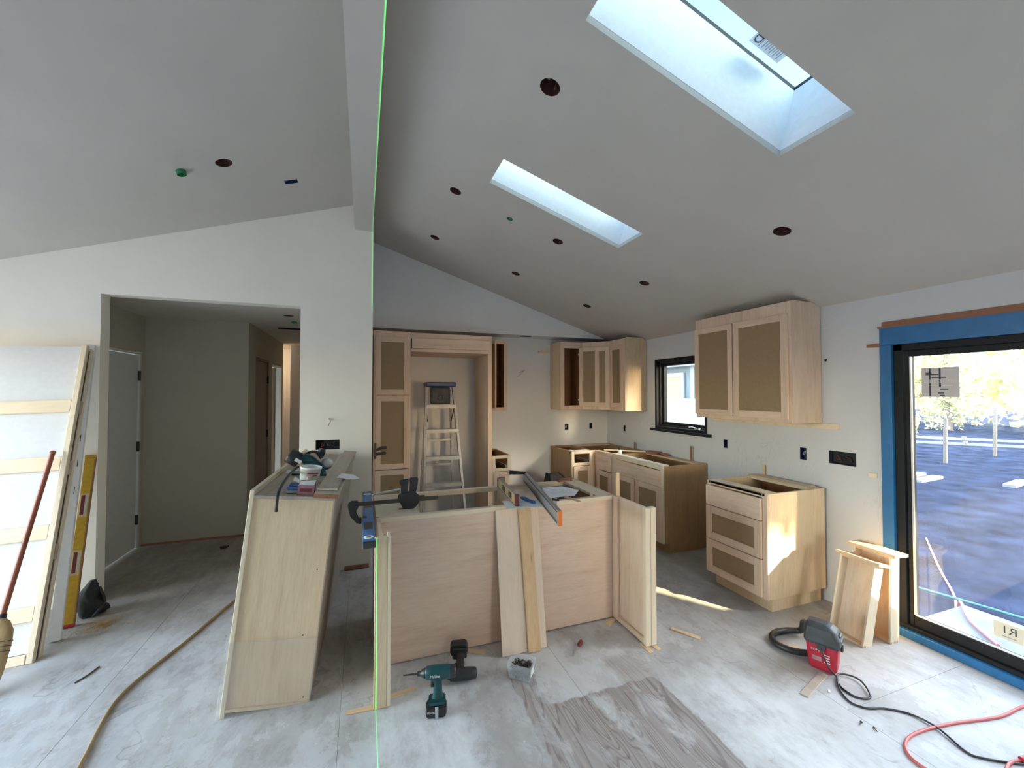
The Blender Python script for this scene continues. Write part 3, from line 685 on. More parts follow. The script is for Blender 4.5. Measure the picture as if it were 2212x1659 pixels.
# ---------- tall pantry and refrigerator surround
t = thing('pantry_cabinet', 'tall raw maple pantry cabinet with two brown-panelled doors left of the ladder', 'cabinet', (.10, 5.29, 0))
F = -.64   # front of the case
obj('case', MB().box(0, .018, F, 0, 0, 2.29).box(.37, .388, F, 0, 0, 2.29).box(.018, .37, -.012, 0, 0, 2.29).box(.018, .37, F, -.012, 2.27, 2.29).box(.018, .37, F, -.012, .1, .118), 'ply_z', t)
obj('face_frame', MB().box(0, .035, F - .019, F, 0, 2.29, .002).box(.353, .388, F - .019, F, 0, 2.29, .002).box(.035, .353, F - .019, F, 2.215, 2.29, .002).box(.035, .353, F - .019, F, 1.585, 1.60).box(.035, .353, F - .019, F, 0, .115, .002), 'maple_z', t)
shaker(t, 'door', (.022, F - .0195, 1.60), 0, .352, .625)
shaker(t, 'door', (.022, F - .0195, .80), 0, .352, .785)
shaker(t, 'door', (.022, F - .0195, .11), 0, .352, .683)
t = thing('refrigerator_surround', 'raw maple surround framing the empty fridge bay around the stepladder', 'cabinet', (.49, 5.29, 0))
obj('side_panel', MB().box(.90, .918, F, 0, 0, 2.285), 'ply_z', t)
obj('face_stile', MB().box(.886, .932, F - .019, F, 0, 2.285, .002), 'maple_z', t)
obj('top_rail', MB().box(0, .886, F - .019, F, 2.215, 2.285, .002), 'maple_x', t)
obj('header_board', MB().box(.01, .90, F - .039, F - .0195, 2.112, 2.228, .002), 'maple_x', t)
obj('header_frame', MB().box(0, .886, F - .019, F, 2.075, 2.112, .002).box(0, .9, F, 0, 2.075, 2.093), 'maple_x', t)
obj('top_board', MB().box(0, .9, F, -.01, 2.262, 2.28), 'ply_x', t)

# ---------- narrow wall cabinet right of the fridge bay, door edge-on
t = thing('wall_cabinet', 'narrow open wall cabinet right of the fridge surround, door swung out edge-on', 'cabinet', (1.425, 5.29, 1.39))
G = -.27
def open_case(w_, d, h, inside='cab_in', sh=(.45,)):
    e = .016
    return MB().box(0, e, -d, 0, 0, h).box(w_ - e, w_, -d, 0, 0, h).box(e, w_ - e, -.008, 0, 0, h).box(e, w_ - e, -d, -.008, 0, e).box(e, w_ - e, -d, -.008, h - e, h)
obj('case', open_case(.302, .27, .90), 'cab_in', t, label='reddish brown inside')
obj('side_panel', MB().box(.3025, .309, -.27, 0, 0, .90), 'ply_z', t)
obj('face_frame', MB().box(0, .04, G - .019, G, 0, .90, .002).box(.27, .309, G - .019, G, 0, .90, .002).box(.04, .27, G - .019, G, 0, .045, .002).box(.04, .27, G - .019, G, .855, .90, .002), 'maple_z', t)
shaker(t, 'door', (.165, G - .024, .03), math.radians(-107), .26, .845)

# ---------- small base cabinet right of the fridge bay
def base_small(label, x, w_, yb, depth, open_left, door_panel=True, h=.876, group=None):
    t = thing('base_cabinet', label, 'cabinet', (x, yb, 0), group=group)
    D = -depth; e = .018
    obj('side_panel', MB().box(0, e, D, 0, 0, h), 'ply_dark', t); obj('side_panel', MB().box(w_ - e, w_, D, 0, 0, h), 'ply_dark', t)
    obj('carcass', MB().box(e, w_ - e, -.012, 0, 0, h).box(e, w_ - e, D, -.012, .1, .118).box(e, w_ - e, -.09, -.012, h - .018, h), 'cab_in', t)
    obj('face_frame', MB().box(0, .04, D - .019, D, .1, h, .002).box(w_ - .04, w_, D - .019, D, .1, h, .002).box(.04, w_ - .04, D - .019, D, h - .036, h, .002).box(.04, w_ - .04, D - .019, D, h - .185, h - .15, .002).box(.04, w_ - .04, D - .019, D, .1, .14, .002), 'pale_z', t)
    obj('toe_kick', MB().box(0, w_, D + .06, D + .075, 0, .1), 'ply_dark', t)
    for a in (.045, w_ - .055): obj('drawer_slide', MB().box(a, a + .011, D + .005, -.06, h - .155, h - .12, .002), 'alu', t)
    shaker(t, 'door', (.022, D - .0195, .115), 0, w_ - .044, h - .305)
    return t
base_small('small base cabinet with empty drawer slot, right of the fridge surround', 1.432, .232, 5.29, .62, True)
base_small('base cabinet with empty drawer slot at the left end of the corner run', 2.49, .30, 5.29, .60, True)

# ---------- corner and sink run along the right wall
t = thing('corner_base_cabinet', 'blind corner base cabinet in the kitchen corner, one panelled door', 'cabinet', (2.80, 5.29, 0))
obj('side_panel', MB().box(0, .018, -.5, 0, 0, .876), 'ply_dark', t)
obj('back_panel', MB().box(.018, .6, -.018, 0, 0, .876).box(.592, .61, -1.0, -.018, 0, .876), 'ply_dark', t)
obj('floor_panel', MB().box(.06, .59, -1.0, -.02, .1, .118), 'cab_in', t)
obj('face_frame', MB().box(.04, .06, -1.0, -.96, .1, .876, .002).box(.04, .06, -.66, -.6, .1, .876, .002).box(.04, .06, -.96, -.66, .83, .876, .002).box(.04, .06, -.96, -.66, .1, .14, .002).box(-.01, .06, -.6, -.575, .1, .876, .002), 'maple_z', t)
slab_front(t, 'drawer_front', (.04, -.66, .655), -PI / 2, .32, .185)
shaker(t, 'door', (.04, -.66, .115), -PI / 2, .32, .525)
obj('back_rail', MB().box(.0, .59, -.10, -.019, .858, .876), 'maple_x', t); obj('front_rail', MB().box(.061, .11, -1.0, -.6, .858, .876), 'maple_y', t)
t = thing('sink_base_cabinet', 'long sink base cabinet under the window, brown plywood end panel', 'cabinet', (2.86, 3.40, 0))
SW, SD = .885, .55
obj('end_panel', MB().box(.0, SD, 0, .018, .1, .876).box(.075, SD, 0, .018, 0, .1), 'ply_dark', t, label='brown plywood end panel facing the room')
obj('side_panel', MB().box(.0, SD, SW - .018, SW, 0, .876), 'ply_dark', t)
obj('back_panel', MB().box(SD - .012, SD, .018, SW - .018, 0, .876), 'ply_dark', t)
obj('floor_panel', MB().box(0, SD - .012, .018, SW - .018, .1, .118), 'cab_in', t)
obj('face_frame', MB().box(-.019, 0, 0, .045, .1, .876, .002).box(-.019, 0, SW - .045, SW, .1, .876, .002).box(-.019, 0, .045, SW - .045, .836, .876, .002).box(-.019, 0, .045, SW - .045, .655, .69, .002).box(-.019, 0, .045, SW - .045, .1, .14, .002).box(-.019, 0, .425, .46, .14, .655, .002), 'pale_z', t)
obj('top_rail', MB().box(-.019, .06, -.0, SW, .876, .888, .002), 'pale_y', t, label='pale strip along the front top edge')
obj('back_rail', MB().box(SD - .1, SD - .012, .018, SW - .018, .858, .876), 'maple_y', t)
slab_front(t, 'false_front', (-.0195, SW - .03, .69), -PI / 2, SW - .06, .14, mat='maple_x')
shaker(t, 'door', (-.0195, SW - .025, .12), -PI / 2, .405, .545)
shaker(t, 'door', (-.0195, .43, .12), -PI / 2, .405, .545)
obj('toe_kick', MB().box(.06, .075, 0, SW, 0, .1), 'ply_dark', t)
tag(obj('paper_sheet', MB().box(0, .24, 0, .09, 0, .0012).box(.0, .05, .05, .14, .0012, .0024), 'paper', None, (2.53, 4.66, .8762), (0, 0, .15)), 'white sheet lying on the front edge of the corner base cabinet', 'paper')
t = thing('spray_bottle', 'small white bottle with dark cap on the sink run', 'bottle', (2.97, 4.33, .858))
obj('body', MB().lathe([(.022, 0), (.024, .01), (.024, .05), (.014, .062)], n=16), 'white', t); obj('cap', MB().lathe([(.015, .062), (.015, .09), (.012, .094)], n=14), 'black', t)
for x, y, z, l, a in ((3.385, 3.60, .876, 'dark shim upright at the wall behind the sink cabinet', .16), (3.388, 4.60, .876, 'short dark shim upright at the wall near the kitchen corner', .09)):
    tag(obj('shim', MB().prism([(-.011, 0), (.011, 0), (.009, a), (-.009, a)], -.004, .004, 'X'), 'redwood', None, (x, y, z)), l, 'shim', 'upright wall shims')
tag(obj('wood_block', MB().box(-.05, .05, -.09, .09, 0, .03, .004), 'redwood', None, (3.33, 4.16, .8775), (0, 0, .2)), 'brown offcut block lying on the back rail of the sink run', 'wood block', 'offcuts on sink run')
tag(obj('wood_block', MB().box(-.03, .03, -.05, .05, 0, .025, .004), 'redwood', None, (3.35, 3.98, .8775), (0, 0, -.3)), 'small reddish offcut on the sink run beside the longer brown block', 'wood block', 'offcuts on sink run')
tag(obj('wood_strip', MB().box(-.02, .02, -.3, .3, 0, .014, .002), 'pine_x', None, (3.12, 4.36, .8885), (0, 0, .9)), 'wood strip laid across the corner of the sink run', 'wood strip')
tag(obj('tool_bag', MB().loft([[(-.2, -.1, 0), (.2, -.1, 0), (.2, .1, 0), (-.2, .1, 0)], [(-.2, -.11, .16), (.21, -.11, .12), (.21, .11, .12), (-.2, .11, .16)], [(-.19, -.06, .3), (-.02, -.07, .24), (-.02, .07, .24), (-.19, .06, .3)]], smooth=False).tube([(-.17, 0, .29), (-.05, 0, .31), (.12, 0, .15)], .012, 8), 'black_matte', None, (2.27, 4.50, .36)), 'black tool bag half hidden behind the island at the range gap', 'bag')
tag(obj('crate_stool', MB().box(-.2, .2, -.12, .12, .34, .36).box(-.2, -.18, -.12, .12, 0, .34).box(.18, .2, -.12, .12, 0, .34), 'ply_dark', None, (2.27, 4.50, 0)), 'brown plywood stool under the black tool bag behind the island', 'stool')

# ---------- corner wall cabinets
ZU, HU = 1.39, .92
t = thing('wall_cabinet', 'left corner wall cabinet on back wall with open door and dark inside', 'cabinet', (2.50, 5.29, ZU))
UD = .29
obj('case', open_case(.33, UD, HU - .01), 'cab_in', t, label='dark reddish inside')
obj('side_panel', MB().box(-.008, -.0005, -UD, 0, 0, HU), 'ply_tan', t)
obj('face_frame', MB().box(-.008, .05, -UD - .019, -UD, 0, HU, .002).box(.29, .33, -UD - .019, -UD, 0, HU, .002).box(.05, .29, -UD - .019, -UD, 0, .06, .002).box(.05, .29, -UD - .019, -UD, HU - .085, HU, .002), 'maple_z', t)
shaker(t, 'door', (.275, -UD - .022, .045), math.radians(-40), .27, HU - .12, hinges=True)
t = thing('wall_cabinet', 'diagonal corner wall cabinet with one door ajar between two units', 'cabinet', (2.835, 5.29, ZU))
# pentagon plan
pl = [(0, 0), (0, -UD), (.27, -.565), (.57, -.565), (.57, 0)]
obj('case', MB().prism(pl, 0, .016, 'Z').prism(pl, HU - .016, HU - .002, 'Z').box(.0, .57, -.01, 0, .016, HU - .016).box(.56, .57, -.565, -.01, .016, HU - .016), 'cab_in', t)
dl = math.hypot(.27, .275); da = math.atan2(-.275, .27)
f = obj('face_frame', MB().box(0, .045, -.019, 0, 0, HU, .002).box(dl - .045, dl, -.019, 0, 0, HU, .002).box(.045, dl - .045, -.019, 0, 0, .06, .002).box(.045, dl - .045, -.019, 0, HU - .085, HU, .002), 'maple_z', t, (0, -UD, 0), (0, 0, da))
shaker(t, 'door', (.02 * math.cos(da) + .0, -UD + .02 * math.sin(da) - .024, .045), da - math.radians(6), dl - .03, HU - .12)
t = thing('wall_cabinet', 'right corner wall cabinet beside the window, plain plywood end panel', 'cabinet', (3.105, 4.375, ZU))
HW = .345
def clipped_side(a, b, top, d, x0=0.0): return MB().prism([(x0, 0), (d, 0), (d, top - .035), (d - .055, top), (x0, top)], a, b, 'Y')
obj('end_panel', clipped_side(0, .018, HU + .015, .305), 'ply_tan', t, label='tan plywood end panel with clipped top corner')
obj('case', MB().box(0, .305, .018, HW, 0, .018).box(0, .25, .018, HW, HU - .01, HU + .004).box(.295, .305, .018, HW, .018, HU - .03).box(0, .295, HW - .016, HW, .018, HU - .03), 'cab_in', t)
obj('face_frame', MB().box(-.019, 0, 0, .045, 0, HU, .002).box(-.019, 0, HW - .045, HW, 0, HU, .002).box(-.019, 0, .045, HW - .045, 0, .06, .002).box(-.019, 0, .045, HW - .045, HU - .085, HU, .002), 'maple_z', t)
shaker(t, 'door', (-.0195, HW - .03, .045), -PI / 2, HW - .06, HU - .12)
for k, (x0, x1, z) in enumerate(((2.30, 2.47, 2.20), (2.36, 2.47, 2.225))):
    tag(obj('wood_cleat', MB().box(x0, x1, 5.279 - .0, 5.299, z - .018, z + .006, .002), 'pine_x', None), ['lower longer cleat stub left of the corner wall cabinets', 'upper shorter cleat stub left of the corner wall cabinets'][k], 'wood strip', 'cleat stubs')

# ---------- two-door wall cabinet on the right wall
ZC, HC, WC = 1.385, .93, .96
t = thing('wall_cabinet', 'large two-door wall cabinet hung on the right wall between window and sliding door', 'cabinet', (3.10, 2.24, ZC))
CD = .315
obj('end_panel', clipped_side(0, .018, HC + .02, CD), 'ply_z', t, label='end panel with clipped top corner')
obj('end_panel', clipped_side(WC - .018, WC, HC + .02, CD), 'ply_z', t)
obj('case', MB().box(0, CD, .018, WC - .018, 0.02, .038).box(0, CD - .06, .018, WC - .018, HC - .01, HC + .005).box(CD - .01, CD, .018, WC - .018, .038, HC - .03), 'maple_y', t)
obj('face_frame', MB().box(-.019, 0, 0, .035, 0, HC + .015, .002).box(-.019, 0, WC - .035, WC, 0, HC + .015, .002).box(-.019, 0, .035, WC - .035, 0, .045, .002).box(-.019, 0, .035, WC - .035, HC - .09, HC + .015, .002).box(-.019, 0, .46, .50, .045, HC - .09, .002), 'maple_z', t)
shaker(t, 'door', (-.0195, .955, .03), -PI / 2, .435, HC - .11, rail=.05)
shaker(t, 'door', (-.0195, .51, .03), -PI / 2, .495, HC - .11, rail=.055)
tag(obj('cleat_board', MB().box(XW - .02, XW - .001, 2.11, 3.33, ZC - .048, ZC - .003, .002), 'pine_x', None), 'long pine support cleat screwed to the wall under the two-door wall cabinet', 'wood strip')

# ---------- drawer base on its plinth
t = thing('drawer_base_cabinet', 'three-drawer base cabinet on the right wall with sun patch on its side', 'cabinet', (2.80, 2.215, 0))
DW, DD = .56, .595
z0, z1 = .105, .876
obj('end_panel', MB().box(0, DD, 0, .018, z0, z1, .001), 'ply_tan', t); obj('end_panel', MB().box(0, DD, DW - .018, DW, z0, z1, .001), 'ply_tan', t)
obj('carcass', MB().box(DD - .012, DD, .018, DW - .018, z0, z1).box(0, DD - .012, .018, DW - .018, z0, z0 + .018), 'cab_in', t)
obj('top_rail', MB().box(-.019, .11, .018, DW - .018, z1 - .02, z1, .002), 'pale_y', t); obj('top_rail', MB().box(DD - .13, DD - .012, .018, DW - .018, z1 - .02, z1 - .001, .002), 'pale_y', t)
obj('face_frame', MB().box(-.019, 0, 0, .04, z0, z1, .002).box(-.019, 0, DW - .04, DW, z0, z1, .002).box(-.019, 0, .04, DW - .04, z1 - .03, z1, .002).box(-.019, 0, .04, DW - .04, z0, z0 + .03, .002), 'maple_z', t)
slab_front(t, 'drawer_front', (-.0195, DW - .004, .676), -PI / 2, DW - .044, .163)
shaker(t, 'drawer_front', (-.0195, DW - .004, .396), -PI / 2, DW - .044, .274, rail=.06)
shaker(t, 'drawer_front', (-.0195, DW - .004, .116), -PI / 2, DW - .044, .274, rail=.06)
obj('plinth', MB().box(.055, DD - .015, .03, .048, 0, z0).box(.055, .073, .048, DW - .02, 0, z0).box(.073, DD - .015, DW - .038, DW - .02, 0, z0), 'ply_tan', t)
obj('plinth_joint', MB().box(.305, .309, .0285, .03, .004, z0 - .002), 'pale_z', t)
tag(obj('wood_strip', MB().box(-.055, .055, -.26, .26, 0, .012, .002), 'maple_y', None, (3.31, 2.52, .8765), (0, 0, -.02)), 'flat maple strip lying along the back of the drawer base cabinet', 'wood strip')
tag(obj('shim', MB().prism([(-.014, 0), (.014, 0), (.013, .11), (-.013, .115)], -.005, .005, 'X'), 'shim', None, (3.405, 2.74, .8766 - .02)), 'pale shim standing upright at the wall behind the drawer base cabinet', 'shim')

# ------------------------------------------------------------------ island
t = thing('kitchen_island', 'raw plywood kitchen island carcass with wide pink-beige back panel', 'kitchen island', (.075, 2.58, 0))
IW, ID, IH = 1.655, .59, .876
obj('back_panel', MB().box(.0, IW, 0, .012, .008, .846), 'ply_x', t, label='wide pinkish plywood panel facing the room')
obj('side_panel', MB().box(0, .018, .012, ID, .008, IH), 'ply_z', t); obj('side_panel', MB().box(IW - .018, IW, .012, ID, .008, IH), 'ply_z', t)
obj('divider', MB().box(.935, .953, .012, ID, .008, IH - .02), 'ply_z', t)
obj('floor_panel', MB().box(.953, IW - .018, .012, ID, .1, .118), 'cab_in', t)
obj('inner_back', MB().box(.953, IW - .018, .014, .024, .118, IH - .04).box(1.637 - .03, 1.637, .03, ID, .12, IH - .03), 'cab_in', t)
obj('front_rail', MB().box(-.0, IW, -.002, .035, .846, IH, .002), 'pale_x', t, label='pale solid edge along the near top')
obj('back_rail', MB().box(.285, IW, ID - .045, ID, .842, IH, .002), 'pale_x', t)
obj('end_board', MB().box(.0, .262, .036, ID - .01, .857, IH + .001, .002), 'pale_y', t, label='wide pale board across the left end')
obj('end_rail', MB().box(IW - .135, IW - .018, .036, ID - .046, .855, IH, .002), 'pale_y', t)
obj('brace', MB().box(1.24, 1.28, .036, ID - .046, .80, .82), 'pale_y', t)
obj('face_frame', MB().box(0, .045, ID, ID + .019, .1, .86, .002).box(IW - .045, IW, ID, ID + .019, .1, IH, .002).box(.92, .965, ID, ID + .019, .1, .842, .002), 'pale_z', t)
obj('steel_bracket', MB().box(.24, .36, ID - .058, ID - .046, .835, .86), 'iron', t)
for q in (.035, .05): obj('screw_head', MB().lathe([(.0045, 0), (.0045, .002)], n=8, mx=Matrix.Translation((q, -.0005, .78)) @ Matrix.Rotation(PI / 2, 4, 'X')), 'iron', t)
obj('corner_strip', MB().box(.0, .05, -.006, -.0005, .02, .84), 'ply_z', t)
t = thing('wing_panel', 'right island wing panel with pale solid wood front edge on shims', 'panel', (1.70, 2.225, .012))
obj('panel', MB().box(.02, .038, .0, .35, 0, .866), 'ply_z', t)
obj('front_post', MB().box(-.005, .035, -.03, 0, 0, .872, .003), 'pale_z', t); obj('front_post', MB().box(.036, .078, -.03, .005, 0, .872, .003), 'pale_z', t)
obj('rear_stile', MB().box(.001, .0195, .29, .35, 0, .866, .002), 'maple_z', t); obj('bottom_rail', MB().box(.001, .0195, .0, .29, 0, .035, .002), 'maple_y', t)
t = thing('wing_panel', 'left island wing seen end-on beside the green laser line', 'panel', (.062, 2.255, .012))
obj('panel', MB().box(.02, .04, .0, .315, 0, .862), 'ply_z', t)
obj('front_post', MB().box(-.002, .062, -.02, 0, 0, .866, .003), 'ply_tan', t); obj('front_post', MB().box(.0625, .081, -.02, .06, 0, .866, .003), 'pale_z', t)
# boards leaning on the island
def lean(name, label, cat, x0, x1, y0, z1, ytop, th, mat, tilt=0.0, y_off=0.0):
    ln = math.hypot(z1, ytop - y0); a = -math.atan2(ytop - y0, z1)
    return tag(obj(name, MB().box(0, x1 - x0, -th, 0, 0, ln, .002), mat, None, (x0, y0, th * math.sin(-a)), (a, tilt, 0)), label, cat)
lean('plywood_board', 'wide pale plywood board leaning upright against the island back', 'board', .812, 1.11, 2.432, .857, 2.573, .012, 'board_pale', 0)
lean('pine_board', 'narrow tan pine board with knots leaning in front of the wide plywood board', 'board', .978, 1.062, 2.412, .86, 2.556, .014, 'pine_z', -.018)
# shims
def shimp(label, loc, rz, ln=.18, wd=.032, th=.009, mat='shim', tilt=0):
    return tag(obj('shim', MB().prism([(0, 0), (ln, .0), (ln, .002), (0, th)], -wd / 2, wd / 2, 'Y'), mat, None, loc, (0, tilt, rz)), label, 'shim', 'loose shims')
shimp('left one of two shims pushed under the foot of the right wing panel', (1.705, 2.25, .001), math.radians(-92), .1, .03)
shimp('right one of two shims pushed under the foot of the right wing panel', (1.752, 2.255, .001), math.radians(-80), .1, .03)
shimp('shim under the island at the inner corner of the right wing', (1.69, 2.555, .001), math.radians(-150), .09, .04)
shimp('shim pointing left from under the foot of the left wing panel', (.13, 2.262, .001), math.radians(176), .2, .03)
shimp('shim pointing right from under the foot of the left wing panel', (.08, 2.30, .0012), math.radians(12), .2, .03)
shimp('broken shim on the floor left of the leaning plywood board', (.62, 2.56, .001), math.radians(-25), .12, .035)
tag(obj('shim', MB().prism([(-.016, -.20), (.016, -.20), (.013, .165), (-.013, .165)], -.004, .004, 'Y'), 'shim', None, (1.742, 2.566, .876)), 'tall shim standing upright at the right front corner of the island', 'shim', 'loose shims')
shimp('thin split shim overhanging the near top edge of the island', (1.36, 2.67, .8775), math.radians(-78), .17, .03, .004)
shimp('small splinter shim at the near inside corner of the island top', (1.545, 2.60, .8775), math.radians(60), .09, .02, .004)

# ------------------------------------------------------------------ things on the island
def box_level(name, label, loc, rot, L, w_, h, body, cap, vials, face=None, capl=.02):
    # lies along +x, w across y, h up
    t = thing(name, label, 'spirit level', loc, rot)
    m = MB().box(capl, L - capl, -w_ / 2, w_ / 2, 0, .006, .001).box(capl, L - capl, -w_ / 2, w_ / 2, h - .006, h, .001).box(capl, L - capl, -w_ * .32, w_ * .32, .006, h - .006)
    obj('beam', m, body, t)
    for a in (0, L - capl): obj('end_cap', MB().box(a, a + capl, -w_ / 2 - .001, w_ / 2 + .001, -.0005, h + .0005, .002), cap, t)
    if face: obj('side_face', MB().box(capl + .01, L - capl - .01, -w_ * .32 - .0016, -w_ * .32 - .0003, .008, h - .008).box(capl + .01, L - capl - .01, w_ * .32 + .0003, w_ * .32 + .0016, .008, h - .008), face, t)
    for v in vials:
        f = obj('vial_frame', MB().box(v * L - .045, v * L + .045, -w_ * .34 - .002, w_ * .34 + .002, h * .2, h * .8, .002), cap, t)
        obj('vial', MB().tube([(v * L - .03, w_ * .36 + .002, h * .5), (v * L + .03, w_ * .36 + .002, h * .5)], h * .1, 8), 'green', f)
    return t
# blue level clamped along the left top edge, broad face up
t = thing('blue_level', 'long blue spirit level clamped flat along the left top edge of the island', 'spirit level', (.033, 2.195, .842), (0, 0, math.radians(-.0)))
obj('beam', MB().box(-.031, .031, .02, 1.10, 0, .032, .003), 'blue', t)
obj('end_cap', MB().box(-.032, .032, 0, .02, -.001, .033, .004), 'dustblack', t); obj('end_cap', MB().box(-.032, .032, 1.10, 1.12, -.001, .033, .004), 'dustblack', t)
for y in (.075, 1.03):
    f = obj('vial_ring', MB().lathe([(.026, 0), (.026, .002), (.013, .002), (.013, 0)], (0, y, .0325), 18, cap=False), 'white', t)
    obj('vial', MB().box(-.012, .012, y - .011, y + .011, .0325, .0335), 'green', f)
obj('grip_window', MB().box(-.021, .022, .21, .33, .0322, .0335), 'black', t); obj('grip_window', MB().box(-.022, .022, .66, .74, .0322, .0335), 'black', t)
obj('label_plate', MB().box(-.03, -.008, .43, .47, .0322, .0334), 'dustblack', t)
# bar clamp across the level
t = thing('bar_clamp', 'black one-handed bar clamp gripping the blue level to the island', 'clamp', (-.05, 2.74, .93))
obj('bar', MB().box(.02, .52, -.006, .006, -.012, .012, .001), 'iron', t)
obj('fixed_jaw', MB().prism([(-.035, .0), (-.02, .022), (.025, .022), (.03, -.012), (.012, -.045), (.03, -.085), (.045, -.115), (.02, -.118), (-.02, -.07)], -.014, .014, 'Y', .004), 'black', t)
obj('jaw_pad', MB().box(.03, .046, -.016, .016, -.12, -.085, .004), 'black', t)
obj('moving_jaw', MB().prism([(.28, -.02), (.26, .02), (.27, .04), (.31, .055), (.37, .05), (.40, .02), (.395, -.02), (.37, -.05), (.34, -.065), (.30, -.06)], -.018, .018, 'Y', .005), 'black', t)
obj('jaw_pad', MB().box(.268, .30, -.016, .016, -.09, -.05, .004), 'maroon', t)
obj('trigger_handle', MB().prism([(.285, .045), (.322, .05), (.327, .10), (.33, .135), (.275, .13), (.27, .12), (.285, .09)], -.012, .012, 'Y', .005), 'black', t)
obj('grip_handle', MB().prism([(.335, .05), (.375, .045), (.385, .09), (.39, .14), (.335, .142), (.338, .10)], -.013, .013, 'Y', .005), 'black', t)
tag(obj('wire_bail', MB().tube([(.0, 0, .0), (.0, .01, .03), (.02, .02, .042), (.18, .06, .052), (.19, .06, .05), (.192, .055, .0)], .005, 8, sub=3).tube([(.02, .035, .03), (.19, .07, .045)], .004, 6), 'chrome', None, (.062, 3.0, .8795)), 'bent chrome wire handle lying by the black bar clamp', 'wire hook')
# second clamp by the pantry
t = thing('bar_clamp', 'black bar clamp seen edge-on at the left side of the pantry cabinet', 'clamp', (.128, 4.57, .99))
obj('bar', MB().box(-.015, .005, -.03, .02, -.06, .10, .002), 'iron', t)
obj('jaw', MB().prism([(-.01, .01), (.07, .035), (.11, .035), (.11, .065), (.06, .065), (-.01, .035)], -.012, .012, 'Y', .003), 'black', t)
obj('handle', MB().prism([(-.01, -.03), (.10, -.02), (.11, -.005), (.09, .008), (-.01, .0)], -.012, .012, 'Y', .003), 'black', t)
# grey level lying diagonally, overhanging
t = box_level('grey_level', 'long grey aluminium level with orange end cap lying across the island top', (1.037, 2.085, .8775), (0, 0, math.atan2(1.14, .24)), 1.165, .022, .084, 'level_grey', 'level_grey', ())
obj('end_cap', MB().box(-.005, .0, -.012, .012, 0, .085, .002), 'orange', t, label='orange end cap')
obj('edge_line', MB().box(.02, 1.14, -.0122, -.0111, .070, .074).box(.02, 1.14, -.0122, -.0111, .012, .016).box(.02, 1.14, .0111, .0122, .070, .074).box(.02, 1.14, .0111, .0122, .012, .016), 'black', t)
t = thing('square_arm', 'small grey square blade standing out from the far end of the grey level', 'square', (1.262, 3.165, .962))
obj('blade', MB().prism([(-.145, -.004), (.0, -.012), (.0, .01), (-.145, .03)], -.004, .004, 'Y', .001), 'charcoal', t)
obj('end_clip', MB().box(-.155, -.145, -.01, .01, -.012, .034, .003), 'alu', t)
# cream level with maroon ends
t = box_level('cream_level', 'cream and maroon box level standing on paper at the island front', (.952, 2.535, .8795), (0, 0, math.atan2(.56, .055)), .56, .026, .075, 'alu', 'maroon', (.28, .62), 'cream')
tag(obj('paper_sheet', MB().add([(.872, 2.505, .8772), (1.20, 2.455, .8772), (1.29, 2.64, .8772), (.90, 2.70, .8772), (.872, 2.505, .8784), (1.20, 2.455, .8784), (1.29, 2.64, .8784), (.90, 2.70, .8784)], [(3, 2, 1, 0), (4, 5, 6, 7), (0, 1, 5, 4), (1, 2, 6, 5), (2, 3, 7, 6), (3, 0, 4, 7)]), 'paper', None), 'white plan sheet under the cream level at the near edge of the island', 'paper')
pp = tag(obj('paper_sheet', MB().loft([[(1.22, 2.66, .879), (1.44, 2.655, .879), (1.54, 2.775, .884), (1.46, 2.90, .892), (1.29, 2.90, .896)], [(1.22, 2.66, .8802), (1.44, 2.655, .8802), (1.54, 2.775, .8852), (1.46, 2.90, .8932), (1.29, 2.90, .8972)]], smooth=False), 'paper', None), 'creased drawing sheet lying over the open right bay of the island', 'paper')
pl_ = MB()
for k in range(7): pl_.box(1.30 + .02 * k, 1.302 + .02 * k, 2.70 + .01 * (k % 3), 2.82, .8835 + .0022 * 2, .8884)
obj('print', pl_, 'ink', pp)
t = thing('utility_knife', 'blue utility knife lying on the plan sheet beside the cream level', 'knife', (1.065, 2.63, .8790), (0, 0, math.radians(-78)))
t.scale = (.78, .78, .78)
obj('body', MB().prism([(-.1, -.014), (-.06, -.018), (.06, -.013), (.10, -.015), (.11, .0), (.10, .013), (.05, .011), (-.06, .016), (-.1, .012)], 0, .022, 'Z', .004), 'blue', t)
obj('blade_slider', MB().box(-.05, -.01, -.006, .006, .022, .027, .002), 'blue_dark', t)
tag(obj('pencil_stub', MB().tube([(0, 0, .006), (.03, -.04, .006)], .007, 8), 'black', None, (1.235, 2.60, .879)), 'small black stub behind the grey level on the island edge', 'pencil')
tag(obj('wood_chip', MB().box(-.07, .07, -.03, .02, 0, .01, .003).box(-.05, .09, -.01, .03, .01, .016, .003), 'redwood', None, (1.60, 3.14, .877), (0, 0, .15)), 'dark wood scrap on the far edge of the island by its right bay', 'wood scrap')

